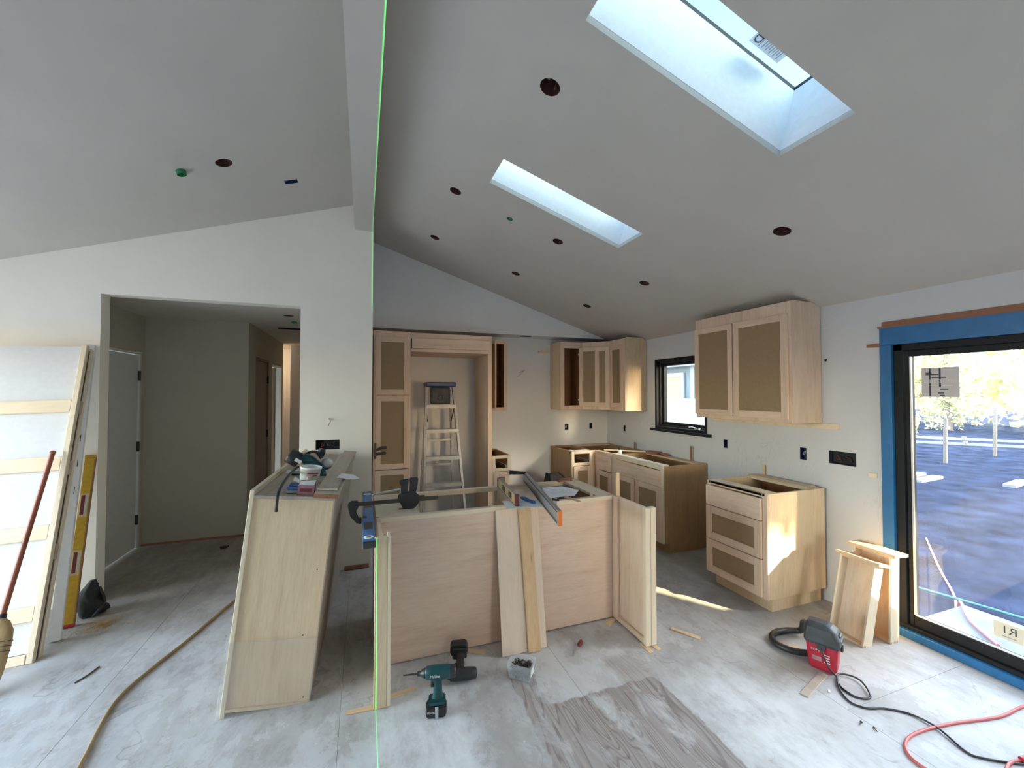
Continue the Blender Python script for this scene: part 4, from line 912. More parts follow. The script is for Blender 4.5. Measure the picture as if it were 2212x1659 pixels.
# ------------------------------------------------------------------ stepladder in the fridge bay
t = thing('stepladder', 'aluminium stepladder with blue top standing in the fridge bay', 'ladder', (.855, 4.72, 0))
def bar(mb, a, b, w_, d):
    a, b = Vector(a), Vector(b); z = (b - a).normalized(); x = Vector((1, 0, 0)); y = z.cross(x).normalized(); x = y.cross(z)
    r = [[p + x * sx * w_ / 2 + y * sy * d / 2 for sx, sy in ((-1, -1), (1, -1), (1, 1), (-1, 1))] for p in (a, b)]
    return mb.loft(r, smooth=False)
TF, BF, BR = (.158, .18, 1.70), (.245, -.22, .0), (.21, .40, .0)
for s in (-1, 1):
    obj('front_rail', bar(MB(), (s * BF[0], BF[1], 0.01), (s * TF[0], TF[1], TF[2]), .025, .06), 'alu_dull', t)
    obj('rear_leg', bar(MB(), (s * BR[0], BR[1], .01), (s * .14, .25, 1.66), .022, .04), 'alu_dull', t)
    obj('foot', MB().box(s * BF[0] - .02, s * BF[0] + .02, BF[1] - .035, BF[1] + .035, 0, .04, .004), 'black', t)
    obj('spreader', bar(MB(), (s * .165, .13, 1.44), (s * .14, .2, 1.28), .01, .014), 'iron', t)
for k, z in enumerate((.30, .60, .89, 1.19, 1.47)):
    q = z / 1.70; hw_ = BF[0] + (TF[0] - BF[0]) * q; yc = BF[1] + (TF[1] - BF[1]) * q
    obj('tread', MB().box(-hw_, hw_, yc - .045, yc + .04, z - .01, z + .012, .002).box(-hw_, hw_, yc - .047, yc - .043, z - .03, z + .01), 'alu_dull', t)
for z in (.42, .75, 1.05): obj('rear_brace', MB().box(-.19 + z * .02, .19 - z * .02, .385 - z * .09, .397 - z * .09, z - .012, z + .012), 'alu_dull', t)
obj('top_cap', MB().box(-.175, .175, .06, .30, 1.69, 1.745, .012), 'blue_dark', t)
obj('tool_tray', MB().box(-.115, .115, .135, .155, 1.49, 1.69, .008).box(-.10, .10, .127, .135, 1.505, 1.675, .004), 'dustblack', t)
obj('tray_ring', MB().lathe([(.035, 0), (.035, .008), (.024, .008), (.024, 0)], n=16, cap=False, mx=Matrix.Translation((0, .127, 1.565)) @ Matrix.Rotation(PI / 2, 4, 'X')), 'dustblack', t)
for s in (-1, 1): obj('bracket_plate', MB().box(s * .1 - .035, s * .1 + .035, .118 - .005, .122 - .005, 1.455, 1.485, .001), 'alu', t)
tag(obj('cord_coil', MB().tube([(.06 * math.cos(a * .5) * (1 + .1 * math.sin(a)), .05 * math.sin(a * .5), .012 + .008 * (a // 6)) for a in range(30)], .007, 6), 'black', None, (1.22, 4.75, .0)), 'small black cord coil on the floor at the right of the fridge bay', 'cord')

# ------------------------------------------------------------------ long cabinet lying on its side
t = thing('long_cabinet', 'long plywood cabinet lying on its side, tilted, with tools on top', 'cabinet', (-.660, 2.445, .002), (0, math.radians(6.2), math.radians(-2.2)))
CW, CH, CL = .405, 1.055, 1.595
obj('face_frame', MB().box(0, .02, 0, .05, -.0, CH + .075, .002).box(0, .02, CL - .05, CL, 0, CH + .075, .002).box(0, .02, .05, CL - .05, 0, .05, .002).box(0, .02, .05, CL - .05, CH + .025, CH + .075, .002), 'pale_z', t)
obj('end_panel', MB().box(.02, CW, .012, .03, .042, CH + .03), 'ply_tan', t, label='broad tan plywood end facing the viewer')
obj('end_panel', MB().box(.02, CW, CL - .03, CL - .012, .042, CH + .03), 'ply_tan', t)
obj('upper_side', MB().box(.02, CW - .006, .001, CL - .001, CH + .030, CH + .048, .001), 'ply_dusty', t, label='dusty side board that forms the top')
obj('lower_side', MB().box(.02, CW - .006, .001, CL - .001, .026, .042, .001), 'ply_tan', t)
obj('back_panel', MB().box(CW - .006, CW, .0, CL, .026, CH + .048), 'ply_dusty', t)
obj('shelf', MB().box(.03, CW - .006, .55, .568, .042, CH + .03), 'ply_tan', t)
for x, z in ((.36, .72), (.37, .06), (.33, .38)): obj('screw_head', MB().lathe([(.004, 0), (.004, .002)], n=8, mx=Matrix.Translation((x, .0125, z)) @ Matrix.Rotation(PI / 2, 4, 'X')), 'iron', t)
obj('stretch_film', MB().box(-.004, CW + .003, -.003, -.002, .0, .37).box(-.005, -.0035, -.003, .5, .0, .41), 'film', t, label='clear stretch film round the bottom')
obj('film_fold', MB().tube([(-.008, -.004, .40), (-.012, -.008, .33), (-.004, -.005, .25), (-.012, -.006, .14), (-.006, -.004, .02)], [.006, .004, .003, .005, .006], 6, sub=4).tube([(.02, -.004, .372), (.2, -.004, .378), (.40, -.003, .368)], .0022, 5, sub=4), M['film'], t)
CRATE = t
bpy.context.view_layer.update()
MC = t.matrix_world.copy()
TOPZ = CH + .0485
def ontop(x, y, dz=0.0): return MC @ Vector((x, y, TOPZ + dz))
ROTC = t.rotation_euler.copy()
def crot(rz): return (MC.to_3x3() @ Euler((0, 0, rz)).to_matrix()).to_euler()
def cthing(name, label, cat, x, y, rz=0.0, dz=0.0005):
    return thing(name, label, cat, ontop(x, y, dz), crot(rz))
# planks on the crate
t = cthing('timber_board', 'long brown dusty board on the right of the lying cabinet top, underneath', 'board', .302, .0)
obj('board', MB().box(.0, .122, -.03, 1.5, 0, .024, .003), 'ply_dusty', t); obj('end_grain', MB().box(.0, .122, -.0315, -.0302, .001, .023), 'redwood', t)
t = cthing('timber_board', 'upper grey-brown board lying askew over the other board on the lying cabinet', 'board', .306, .05, -.012, .0255)
obj('board', MB().box(.0, .102, .0, 1.52, 0, .014, .003), 'ply_dusty', t); obj('end_grain', MB().box(.0, .102, -.0013, -.0002, .001, .013), 'pale_x', t)
tag(obj('paper_sheet', MB().loft([[(0, 0, 0), (.10, -.02, 0), (.135, .06, -.01), (.09, .13, .0), (.02, .13, .004)], [(0, 0, .001), (.10, -.02, .001), (.135, .06, -.009), (.09, .13, .001), (.02, .13, .005)]], smooth=False), 'paper', None, ontop(.375, .32, .042), crot(0)), 'torn white paper sheet hanging over the right edge of the lying cabinet', 'paper')
# tub
t = cthing('plastic_tub', 'white plastic tub with red print on the lying cabinet', 'tub', .225, .34)
t.scale = (.77, .77, .77)
obj('body', MB().lathe([(.062, 0), (.066, .004), (.076, .115), (.080, .116), (.080, .130), (.0765, .131), (.074, .125), (.064, .006), (.001, .005)], n=28, cap=True), 'tub', t)
obj('print', MB().loft([[(r * math.cos(a), r * math.sin(a), z) for a in [-1.75 + .13 * k for k in range(10)]] for r, z in ((.0735, .081), (.0744, .090))], cap=False), 'redprint', t)
obj('print', MB().loft([[(r * math.cos(a), r * math.sin(a), z) for a in [-1.2 + .1 * k for k in range(6)]] for r, z in ((.0722, .065), (.0727, .071))], cap=False), 'maroon', t)
obj('label_patch', MB().loft([[(r * math.cos(a), r * math.sin(a), z) for a in [-1.75 + .13 * k for k in range(10)]] for r, z in ((.0682, .012), (.0722, .06))], cap=False), 'wire', t)
# blue case and purple carton
t = cthing('bit_case', 'blue plastic bit case with moulded lid on the near end of the lying cabinet', 'case', .180, .12, .08)
obj('tray', MB().box(-.03, .03, -.065, .065, 0, .02, .004), 'level_grey', t); obj('lid', MB().box(-.03, .03, -.067, .063, .0202, .034, .006), 'blue', t)
for k in range(3): obj('lid_rib', MB().box(-.02, .02, -.045 + .036 * k, -.025 + .036 * k, .0342, .038, .002), 'blue_dark', t)
t = cthing('screw_carton', 'open purple carton with white flaps beside the blue bit case', 'box', .249, .10, .06)
obj('box', MB().box(-.04, .04, -.07, .065, 0, .004).box(-.04, -.037, -.07, .065, .004, .052).box(.037, .04, -.07, .065, .004, .052).box(-.037, .037, -.07, -.067, .004, .052).box(-.037, .037, .062, .065, .004, .052), 'pink', t)
obj('flap', MB().add([(-.037, -.066, .0525), (.037, -.066, .0525), (.042, -.012, .07), (-.034, -.012, .062)], [(0, 1, 2, 3)]).add([(-.04, .06, .053), (-.04, -.02, .053), (-.07, -.03, .07), (-.072, .05, .074)], [(0, 1, 2, 3)]), 'white', t, label='white inside of the flaps')
obj('print', MB().box(-.03, .03, -.0712, -.0702, .018, .036), 'maroon', t)
# teal power tool: planer/saw with black motor end, hose end and cord
t = cthing('power_planer', 'teal power tool with black motor end lying on the lying cabinet', 'power tool', .150, .60, .12)
t.scale = (.70, .70, .70)
bpy.context.view_layer.update()
CORD = [t.matrix_world.inverted() @ ontop(*p) for p in ((.14, .57, .05), (.135, .42, .075), (.128, .22, .06), (.128, .06, .035), (.13, -.012, .008), (.132, -.022, -.03), (.134, -.023, -.075))]
rx = Matrix.Rotation(math.radians(-30), 4, 'Y')
obj('motor_end', MB().lathe([(.062, 0), (.07, .01), (.07, .10), (.06, .112)], n=22, mx=Matrix.Translation((-.045, 0, .125)) @ Matrix.Rotation(math.radians(-62), 4, 'Y')), 'black', t)
obj('label_plate', MB().box(-.03, .03, -.072, -.069, .03, .06, .001), 'white', t, (-.075, -.003, .095), (0, math.radians(28), 0)); obj('label_plate', MB().box(-.02, .02, -.072, -.069, .03, .055, .001), 'cream', t, (-.04, -.004, .055), (0, math.radians(28), 0))
obj('body', MB().prism([(-.05, .165), (-.02, .20), (.05, .185), (.13, .12), (.17, .085), (.20, .05), (.18, .02), (.08, .03), (.0, .085)], -.055, .055, 'Y', .014), 'teal', t)
obj('base_plate', MB().box(-.10, .20, -.07, .07, .0, .018, .004), 'teal', t)
obj('trigger_handle', MB().tube([(.0, .02, .185), (.05, .03, .21), (.1, .03, .2), (.14, .03, .15)], .014, 10, sub=4), 'black', t)
obj('dust_spout', MB().tube([(.125, .09, .15), (.135, .09, .20), (.14, .09, .235)], [.028, .036, .03], 14), 'dustblack', t)
obj('guard', MB().lathe([(.05, 0), (.055, .006), (.055, .03), (.03, .034)], n=20, mx=Matrix.Translation((.195, .06, .10)) @ Matrix.Rotation(PI / 2, 4, 'X')), 'alu', t)
obj('power_cord', MB().tube(CORD, [.009, .010, .010, .0105, .011, .011, .0115], 10, sub=6), 'black', t, label='thick dark cord drooping over the near edge')
tag(obj('paper_sheet', MB().box(0, .14, 0, .12, 0, .0012), 'paper', None, ontop(.045, .60, .001), crot(.1)), 'white sheet under the teal power tool', 'paper')

# ------------------------------------------------------------------ left stack by the hall post
t = thing('batten_frame', 'white sheet with pine battens and stile, leaning at the far left', 'panel', (-1.838, 3.335, .0), (math.radians(-17.5), math.radians(-1.7), math.radians(2)))
PW, PH = 1.15, 2.07
obj('sheet', MB().box(-PW, -.045, .022, .030, .055, PH), 'sheet', t)
obj('front_stile', MB().box(-.045, -.012, -.012, .020, .0, PH, .003), 'pine_pale', t)
obj('rear_stile', MB().box(-.04, -.01, .046, .078, .0, PH - .01, .003), 'pine_pale', t)
obj('gap_strip', MB().box(-.038, -.018, .0202, .0458, .01, PH - .03), 'gap', t)
for z in (.63, 1.17, 1.60): obj('spacer_block', MB().box(-.042, -.006, .0203, .0457, z - .05, z + .045, .002), 'ply_dusty', t)
obj('bottom_rail', MB().box(-PW, -.046, -.014, .018, .0, .052, .003), 'pine_x', t)
for z, h in ((.275, .088), (.755, .092), (1.20, .095), (1.605, .088)): obj('batten', MB().box(-PW, -.046, -.010, .021, z - h / 2, z + h / 2, .003), 'pine_x', t)
t = thing('casing_board', 'white primed narrow board leaning beside the pine battens', 'board', (-1.88, 3.56, 0.006), (math.radians(-14.5), math.radians(-2.9), 0))
obj('board', MB().prism([(-.016, -.02), (.034, -.002), (.026, .032), (-.03, .02)], 0, 2.05, 'Z', .002), 'white', t)
for z in (.93, 1.12, 1.30, 1.7): obj('pencil_mark', MB().box(.0, .004, -.0165, -.0145, z, z + .05), 'ink_dark', t, (.012, .0015, 0), (0, 0, .35))
# yellow level upright
t = thing('yellow_level', 'yellow spirit level leaning upright between white board and hall post', 'spirit level', (-1.903, 3.735, .004), (math.radians(-16.5), math.radians(1.3), math.radians(14)))
obj('beam', MB().box(-.028, .028, -.0, .024, .02, 1.17, .002), 'yellow', t)
obj('edge_rail', MB().box(.0285, .034, -.002, .026, .02, 1.17, .001), 'redwood', t)
obj('end_cap', MB().box(-.03, .035, -.002, .026, 0, .02, .003), 'redprint', t); obj('end_cap', MB().box(-.03, .035, -.002, .026, 1.17, 1.19, .003), 'yellow', t)
for z in (.42, .82):
    f = obj('vial_frame', MB().box(-.022, .024, -.0035, -.0005, z - .085, z + .085, .003), 'cream', t)
    obj('vial_window', MB().box(-.016, .004, -.0055, -.0036, z - .07, z + .07, .003), 'maroon', f); obj('vial', MB().box(.007, .019, -.0055, -.0036, z - .06, z + .06, .002), 'alu', f)
# black bag
rg = []
for k in range(9):
    z = .27 * k / 8; r = [.085, .10, .098, .088, .08, .07, .055, .04, .02][k]
    rg.append([(r * (1 + .22 * math.sin(3 * a + k * 1.3) + .1 * math.sin(7 * a + k)) * math.cos(a) + .02 * math.sin(k), r * .8 * (1 + .2 * math.cos(4 * a + k)) * math.sin(a), z) for a in [2 * PI * q / 18 for q in range(18)]])
t = thing('work_gloves', 'crumpled black cloth bundle on the floor at the hall post', 'cloth bundle', (-1.865, 3.91, 0.002))
t.scale = (.8, .8, .92)
obj('bundle', MB().loft(rg), 'black_matte', t)
obj('strap', MB().tube([(.06, -.08, .01), (.1, -.05, .06), (.10, .0, .1), (.05, .03, .2)], .012, 8, sub=4), 'black', t)
# sawdust
sm = MB(); rr = random.Random(3)
for k in range(420):
    a, q = rr.uniform(0, 2 * PI), abs(rr.gauss(0, .45)); x, y = q * .20 * math.cos(a), q * .17 * math.sin(a); h = .018 * max(0, 1 - q) * rr.random()
    s_ = rr.uniform(.004, .014); b_ = rr.uniform(0, PI); u, v = math.cos(b_) * s_, math.sin(b_) * s_
    sm.add([(x - u, y - v, h + .001), (x + u, y + v, h + .001 + rr.random() * .006), (x + u - v * .4, y + v + u * .4, h + .004), (x - u - v * .4, y - v + u * .4, h + .002)], [(0, 1, 2, 3)])
sdo = tag(obj('sawdust', sm, 'sawdust', None, (-1.70, 3.70, .0005)), 'scatter of tan wood shavings on the floor by the yellow level', 'sawdust'); sdo['kind'] = 'stuff'
# broom
a, b_ = Vector((-1.90, 3.02, .0)), Vector((-1.962, 3.665, 1.215)); ax = (b_ - a)
t = thing('broom', 'straw broom with red-brown handle leaning on the battened panel', 'broom', a, ax.to_track_quat('Z', 'Y').to_euler())
LN = ax.length
obj('handle', MB().tube([(0, 0, .40), (0, 0, LN)], [.014, .013], 12).lathe([(.016, LN), (.0145, LN + .012), (.002, LN + .018)], n=12), 'handle_wood', t)
obj('ferrule', MB().lathe([(.02, .375), (.018, .41)], n=12), 'black', t)
obj('bristles', MB().loft([[(w_ * math.cos(q) * (1 + .05 * math.sin(9 * q)), d * math.sin(q), z) for q in [2 * PI * k / 20 for k in range(20)]] for w_, d, z in ((.065, .028, .004), (.075, .032, .12), (.075, .032, .26), (.066, .03, .32), (.04, .024, .37), (.02, .02, .385))]), 'straw', t)
for z in (.215, .24, .265): obj('stitching', MB().loft([[(.0765 * math.cos(q), .034 * math.sin(q), z + dz) for q in [2 * PI * k / 20 for k in range(20)]] for dz in (-.002, .002)], cap=False), 'ink_dark', t)

# ------------------------------------------------------------------ tools and clutter on the floor
def impact(name, label, loc, rot, body, flip=False):
    # stands on its battery: z up, nose along -x
    t = thing(name, label, 'drill', loc, rot, 'cordless drivers')
    obj('battery', MB().prism([(-.05, -.036), (.035, -.036), (.045, -.02), (.045, .02), (.035, .036), (-.05, .036), (-.06, .0)], 0, .055, 'Z', .006), 'black', t)
    obj('battery_mount', MB().prism([(-.045, -.033), (.04, -.03), (.04, .03), (-.045, .033)], .056, .082, 'Z', .006), body, t)
    obj('grip', MB().loft([[(cx + rx_ * math.cos(q), ry * math.sin(q), z) for q in [2 * PI * k / 14 for k in range(14)]] for cx, rx_, ry, z in ((.0, .030, .022, .08), (.002, .022, .017, .11), (.0, .021, .017, .15), (-.004, .026, .019, .178))]), body, t)
    obj('motor_housing', MB().loft([[(x, ry * math.cos(q), .205 + rz_ * math.sin(q)) for q in [2 * PI * k / 16 for k in range(16)]] for x, ry, rz_ in ((-.062, .022, .024), (-.055, .028, .031), (-.02, .031, .034), (.03, .031, .035), (.062, .03, .033))]), body, t)
    obj('rear_cap', MB().loft([[(x, ry * math.cos(q), .205 + ry * math.sin(q)) for q in [2 * PI * k / 16 for k in range(16)]] for x, ry in ((.0625, .031), (.085, .030), (.092, .022))]), 'black', t)
    obj('nose', MB().loft([[(x, ry * math.cos(q), .205 + ry * math.sin(q)) for q in [2 * PI * k / 14 for k in range(14)]] for x, ry in ((-.0625, .024), (-.078, .018), (-.082, .012), (-.10, .011))]), 'black', t)
    obj('bit', MB().tube([(-.10, 0, .205), (-.125, 0, .205), (-.17, 0, .204)], [.004, .0045, .003], 8), 'iron', t)
    obj('trigger', MB().box(-.035, -.018, -.009, .009, .135, .172, .004), 'black', t)
    obj('belt_clip', MB().box(-.01, .006, -.042, -.037, .0, .06, .002), 'alu', t)
    return t
t = impact('impact_driver', 'teal impact driver standing on its battery in the foreground', (.365, 2.12, .001), (0, 0, math.radians(-12)), 'teal')
text('maker_print', 'Makita', .018, 'ink_white', t, (-.012, -.0335, .205), (PI / 2, 0, 0))
text('battery_print', 'Makita', .014, 'ink_white', t, (-.03, -.0368, .03), (PI / 2, 0, 0))
t = impact('cordless_drill', 'black cordless drill lying on its side behind the teal impact driver', (.555, 2.475, .046), (math.radians(-68), math.radians(28), math.radians(200)), 'black')
t.rotation_euler = (math.radians(104), 0, math.radians(-12))
t.location = (.565, 2.50, .092)
obj('chrome_band', MB().tube([(.02, -.02, .10), (.026, -.019, .14), (.012, -.024, .18)], .006, 8, sub=3), 'chrome', t)
# screw bin
t = thing('screw_bin', 'clear plastic bin full of dark screws on the floor below the leaning boards', 'bin', (.867, 2.238, .001), (0, 0, math.radians(-40)))
t.scale = (1.2, 1.1, .95)
B0, B1 = [(-.05, -.042, 0), (.05, -.042, 0), (.05, .042, 0), (-.05, .042, 0)], [(-.058, -.05, .088), (.058, -.05, .088), (.058, .05, .088), (-.058, .05, .088)]
def inset(r, d, dz=0): return [(x - math.copysign(d, x), y - math.copysign(d, y), z + dz) for x, y, z in r]
obj('tub', MB().loft([B0, B1], cap=False, smooth=False).loft([inset(B0, .003, .003), inset(B1, .003)], cap=False, smooth=False).loft([B1, inset(B1, .003)], cap=False, smooth=False).add(B0, [(0, 1, 2, 3)]), 'clear', t)
obj('label_patch', MB().box(.0535, .0545, -.03, .03, .02, .06), 'ink_white', t, None, (0, .0, 0))
sc = MB(); rr = random.Random(5)
for k in range(520):
    p = Vector((rr.uniform(-.044, .044), rr.uniform(-.037, .037), .006 + .06 * rr.random())); d = Vector((rr.gauss(0, 1), rr.gauss(0, 1), rr.gauss(0, .5))).normalized() * .013
    p.x = max(-.038, min(.038, p.x)); p.y = max(-.03, min(.03, p.y))
    sc.tube([p - d, p + d], [.003, .001], 4, smooth=False)
so = obj('screws', sc, 'iron', t); so['kind'] = 'stuff'
# screwdriver
t = thing('screwdriver', 'stubby screwdriver with red handle on the floor right of the leaning boards', 'screwdriver', (1.225, 2.285, .004), (0, 0, math.atan2(.10, .115)))
obj('shank', MB().tube([(0, 0, .001), (.02, 0, .003), (.10, 0, .010)], [.0035, .003, .0035], 8), 'chrome', t)
obj('handle', MB().tube([(.095, 0, .010), (.105, 0, .013), (.125, 0, .014), (.145, 0, .013), (.152, 0, .012)], [.008, .013, .014, .0125, .006], 12, sub=2), 'maroon', t)
# scraps on floor
tag(obj('wood_strip', MB().box(0, .29, -.02, .02, 0, .006, .001), 'ply_dusty', None, (2.228, 1.575, .0008), (0, 0, math.radians(16))), 'flat grey wood strip on the floor in front of the red vacuum', 'wood strip')
tag(obj('wood_strip', MB().box(0, .19, -.014, .014, 0, .007, .001), 'shim', None, (2.0, 2.325, .0008), (0, 0, math.radians(-58))), 'pale thin wood strip on the open floor between island and vacuum', 'wood strip')
tag(obj('wood_strip', MB().box(0, .07, -.01, .01, 0, .006, .001), 'shim', None, (2.55, 1.90, .0008), (0, 0, math.radians(-20))), 'small pale offcut inside the vacuum hose loop', 'wood strip')
tag(obj('plaster_chip', MB().box(0, .022, -.006, .006, 0, .006, .002), 'white', None, (2.38, 1.545, .0008), (0, 0, .6)), 'white plaster chip beside the flat grey wood strip', 'plaster chip')
for k, (x, y, a) in enumerate(((2.30, 1.35, .3), (2.325, 1.30, 1.1))):
    t = tag(obj('loose_screw', MB().tube([(-.012, 0, .004), (.010, 0, .004), (.012, 0, .004)], [.002, .0025, .006], 8), 'iron', None, (x, y, .0006), (0, 0, a)), ['dark loose screw, left of two below the vacuum cord', 'dark loose screw, right of two below the vacuum cord'][k], 'screw', 'loose screws')
tag(obj('twig_strip', MB().tube([(0, 0, .003), (.03, .06, .004), (.045, .13, .003)], .004, 6, sub=3), 'gap', None, (-1.50, 3.02, .0008)), 'thin dark splinter on the floor in front of the battened panel', 'splinter')
tag(obj('dark_scrap', MB().box(-.03, .03, -.03, .02, 0, .02, .004).box(0, .05, 0, .03, 0, .012, .003), 'black', None, (-1.36, 5.1, .001), (0, 0, .4)), 'small black scrap on the hall floor', 'scrap')

# two narrow drawer boxes standing on end against the wall
def drawer_box(label, loc, rot, W, L, D, front):
    t = thing('drawer_box', label, 'drawer', loc, rot, 'drawer boxes by the sliding door')
    e = .013
    for a in (0, W - e): obj('side', MB().box(0, D, a, a + e, 0, L, .001), 'pale_z', t)
    obj('end', MB().box(0, D, e, W - e, 0, e, .001), 'maple_y', t); obj('end', MB().box(0, D, e, W - e, L - e, L, .001), 'maple_y', t)
    obj('bottom_panel', MB().box(D - .018, D - .012, e, W - e, e, L - e), 'ply_z', t)
    for k in range(5): obj('dovetail', MB().box(.006 + k * (D - .012) / 5, .012 + k * (D - .012) / 5, -.0004, .0, .0, e), 'ply_dark', t)
    obj('front_panel', MB().box(-.012, front, -.03, W + .03, L + .0005, L + .019, .002), 'maple_y', t)
drawer_box('left drawer box standing on end by the sliding door, leaning on the other', (2.992, 1.735, .001), (0, math.radians(13.5), math.radians(-4)), .215, .52, .078, .10)
drawer_box('right drawer box standing on end by the sliding door, top edge in the sun', (3.205, 1.700, .001), (0, math.radians(2.0), math.radians(-3)), .225, .555, .08, .115)

# ------------------------------------------------------------------ red vacuum
t = thing('shop_vacuum', 'small red and black shop vacuum with hose on the floor near the sliding door', 'vacuum cleaner', (2.575, 1.70, .001), (0, 0, math.radians(-66)))
# local x runs along the long side toward the viewer
def rrect(hx, hy, z, r=.022, ox=0.0, n=4):
    P = []
    for sx, sy, a0 in ((1, 1, 0), (-1, 1, PI / 2), (-1, -1, PI), (1, -1, 3 * PI / 2)):
        for k in range(n + 1): a = a0 + PI / 2 * k / n; P.append((ox + sx * (hx - r) + r * math.cos(a), sy * (hy - r) + r * math.sin(a), z))
    return P
obj('tank', MB().loft([rrect(.060, .048, 0), rrect(.068, .055, .012), rrect(.078, .064, .14), rrect(.078, .064, .148)], smooth=False), 'red', t)
obj('lid', MB().loft([rrect(.084, .070, .149), rrect(.088, .073, .165), rrect(.086, .070, .20), rrect(.074, .056, .235, ox=-.008), rrect(.058, .040, .256, ox=-.016), rrect(.045, .028, .262, ox=-.02)], smooth=False), 'dustblack', t)
obj('carry_handle', MB().box(.03, .086, -.03, .03, .205, .222, .006).box(.05, .09, -.04, .04, .185, .2, .006), 'dustblack', t)
obj('latch', MB().box(.080, .092, .0, .03, .118, .165, .004), 'dustblack', t); obj('latch', MB().box(-.02, .02, -.079, -.068, .125, .16, .003), 'dustblack', t)
obj('tank_print', MB().box(-.045, .0, -.0655, -.0635, .05, .085), 'pink', t, (0, .001, 0), (math.radians(-3.5), 0, 0))
text('tank_print', 'SHOP·VAC', .016, 'ink_white', t, (-.02, -.0645, .115), (PI / 2 - .06, 0, 0), sx=.8)
for k in range(4): obj('tank_print', MB().box(.012, .04, -.0665, -.0645, .098 - .014 * k, .103 - .014 * k), 'ink_white', t, (0, .0015 + .0008 * k, 0))
bpy.context.view_layer.update()
MV = t.matrix_world.inverted()
hp = [(2.60, 1.80, .19), (2.68, 1.89, .14), (2.745, 1.955, .045), (2.69, 2.01, .024), (2.60, 2.02, .024), (2.52, 1.985, .024), (2.485, 1.92, .024), (2.51, 1.845, .024), (2.575, 1.79, .026), (2.66, 1.74, .03), (2.685, 1.70, .06)]
obj('hose', MB().tube([MV @ Vector(p) for p in hp], .019, 12, sub=7), 'black', t)
cp = [(2.50, 1.675, .15), (2.50, 1.625, .06), (2.535, 1.60, .008), (2.50, 1.575, .006), (2.475, 1.535, .005), (2.475, 1.47, .005), (2.53, 1.44, .006), (2.575, 1.47, .012), (2.62, 1.53, .014), (2.62, 1.58, .012), (2.57, 1.615, .012), (2.51, 1.585, .012), (2.445, 1.53, .006), (2.405, 1.455, .005), (2.44, 1.40, .005), (2.52, 1.37, .005), (2.60, 1.30, .005), (2.61, 1.20, .009), (2.565, 1.085, .005), (2.59, 1.04, .005), (2.70, .97, .005), (2.85, .90, .005)]
obj('power_cord', MB().tube([MV @ Vector(p) for p in cp], .0048, 7, sub=6), 'black', t)
# extension cords
rc = [(3.33, 1.06, .007), (3.23, 1.13, .007), (2.99, 1.14, .007), (2.72, 1.195, .006), (2.51, 1.22, .006), (2.38, 1.21, .006), (2.30, 1.16, .006), (2.285, 1.09, .006), (2.33, 1.02, .006), (2.45, .96, .006), (2.56, .965, .006), (2.66, .985, .006), (2.735, .975, .007)]
t = thing('extension_cord', 'red extension cord looping on the floor at the lower right', 'cord', (2.5, 1.1, 0))
obj('cable', MB().tube([Vector(p) - Vector((2.5, 1.1, 0)) for p in rc], .0065, 8, sub=6), 'red_cord', t)
obj('plug_end', MB().tube([(.225, -.126, .012), (.30, -.15, .014), (.33, -.16, .014)], [.012, .02, .017], 10), 'red', t)
tag(obj('air_hose', MB().tube([(-1.10, 2.05, .008), (-1.14, 2.34, .008), (-1.205, 2.75, .008), (-1.15, 3.02, .008), (-1.07, 3.26, .008), (-1.0, 3.52, .008), (-.90, 3.83, .008), (-.72, 4.04, .008)], .0085, 8, sub=7), 'tan_cord', None), 'tan rubber hose running over the floor behind the lying cabinet', 'hose')

# ------------------------------------------------------------------ outside
GZ = -.28
struct('ground', MB().add([(XW + .15, -14, GZ), (60, -14, GZ), (60, 60, GZ), (XW + .15, 60, GZ)], [(0, 1, 2, 3)]), 'soil')
struct('ground_left', MB().add([(-60, -60, GZ), (XW + .15, -60, GZ), (XW + .15, -3.2, GZ), (-60, -3.2, GZ)], [(0, 1, 2, 3)]).add([(-60, -3.2, GZ), (-5.3, -3.2, GZ), (-5.3, 60, GZ), (-60, 60, GZ)], [(0, 1, 2, 3)]), 'concrete')
tag(obj('door_stoop', MB().box(XW + .17, 4.50, -1.2, 1.90, GZ, -.06, .01), 'concrete', None), 'pale concrete stoop outside the sliding door', 'stoop')
for k, (x, y, rz, l) in enumerate(((11.7, 5.75, .12, 'pale plank on the ground outside, nearest the door frame'), (11.55, 5.40, .1, 'pale plank on the ground outside, just behind the nearest plank'), (12.7, 4.5, .15, 'pale plank on the ground outside, at the right edge of the view'))):
    tag(obj('plank', MB().box(-.5, .5, -.09, .09, 0, .06, .004), 'plank_white', None, (x, y, GZ), (0, 0, rz)), l, 'plank', 'planks outside')
for k, (x, y, h, l) in enumerate(((14.86, 6.56, 1.2, 'slim pale stake outside seen left in the sliding door'), (17.9, 6.77, 1.47, 'slim pale stake outside seen right in the sliding door'))):
    tag(obj('stake', MB().prism([(-.035, -.035), (.035, -.035), (.035, .035), (-.035, .035)], -.05, h, 'Z', .005), 'bark', None, (x, y, GZ), (0, math.radians(3), 0)), l, 'stake', 'garden stakes')
tag(obj('yard_cable', MB().tube([(3.95, 1.50, -.045), (4.15, 1.70, -.045), (4.3, 1.80, -.045), (4.53, 1.93, -.06), (4.75, 2.05, GZ + .012), (5.19, 2.25, GZ + .012), (5.85, 2.65, GZ + .012), (6.88, 3.24, GZ + .012)], .010, 8, sub=5), 'hose_pink', None), 'pink cord trailing away over the stoop outside', 'cord')
tag(obj('garden_hose', MB().tube([(4.9, 2.75, GZ + .036), (5.0, 2.455, GZ + .036), (5.07, 2.17, GZ + .036), (5.12, 1.95, GZ + .036), (5.17, 1.75, GZ + .036), (5.5, 1.2, GZ + .014)], .012, 8, sub=5), 'hose_teal', None), 'teal hose lying on the soil beyond the stoop', 'hose')
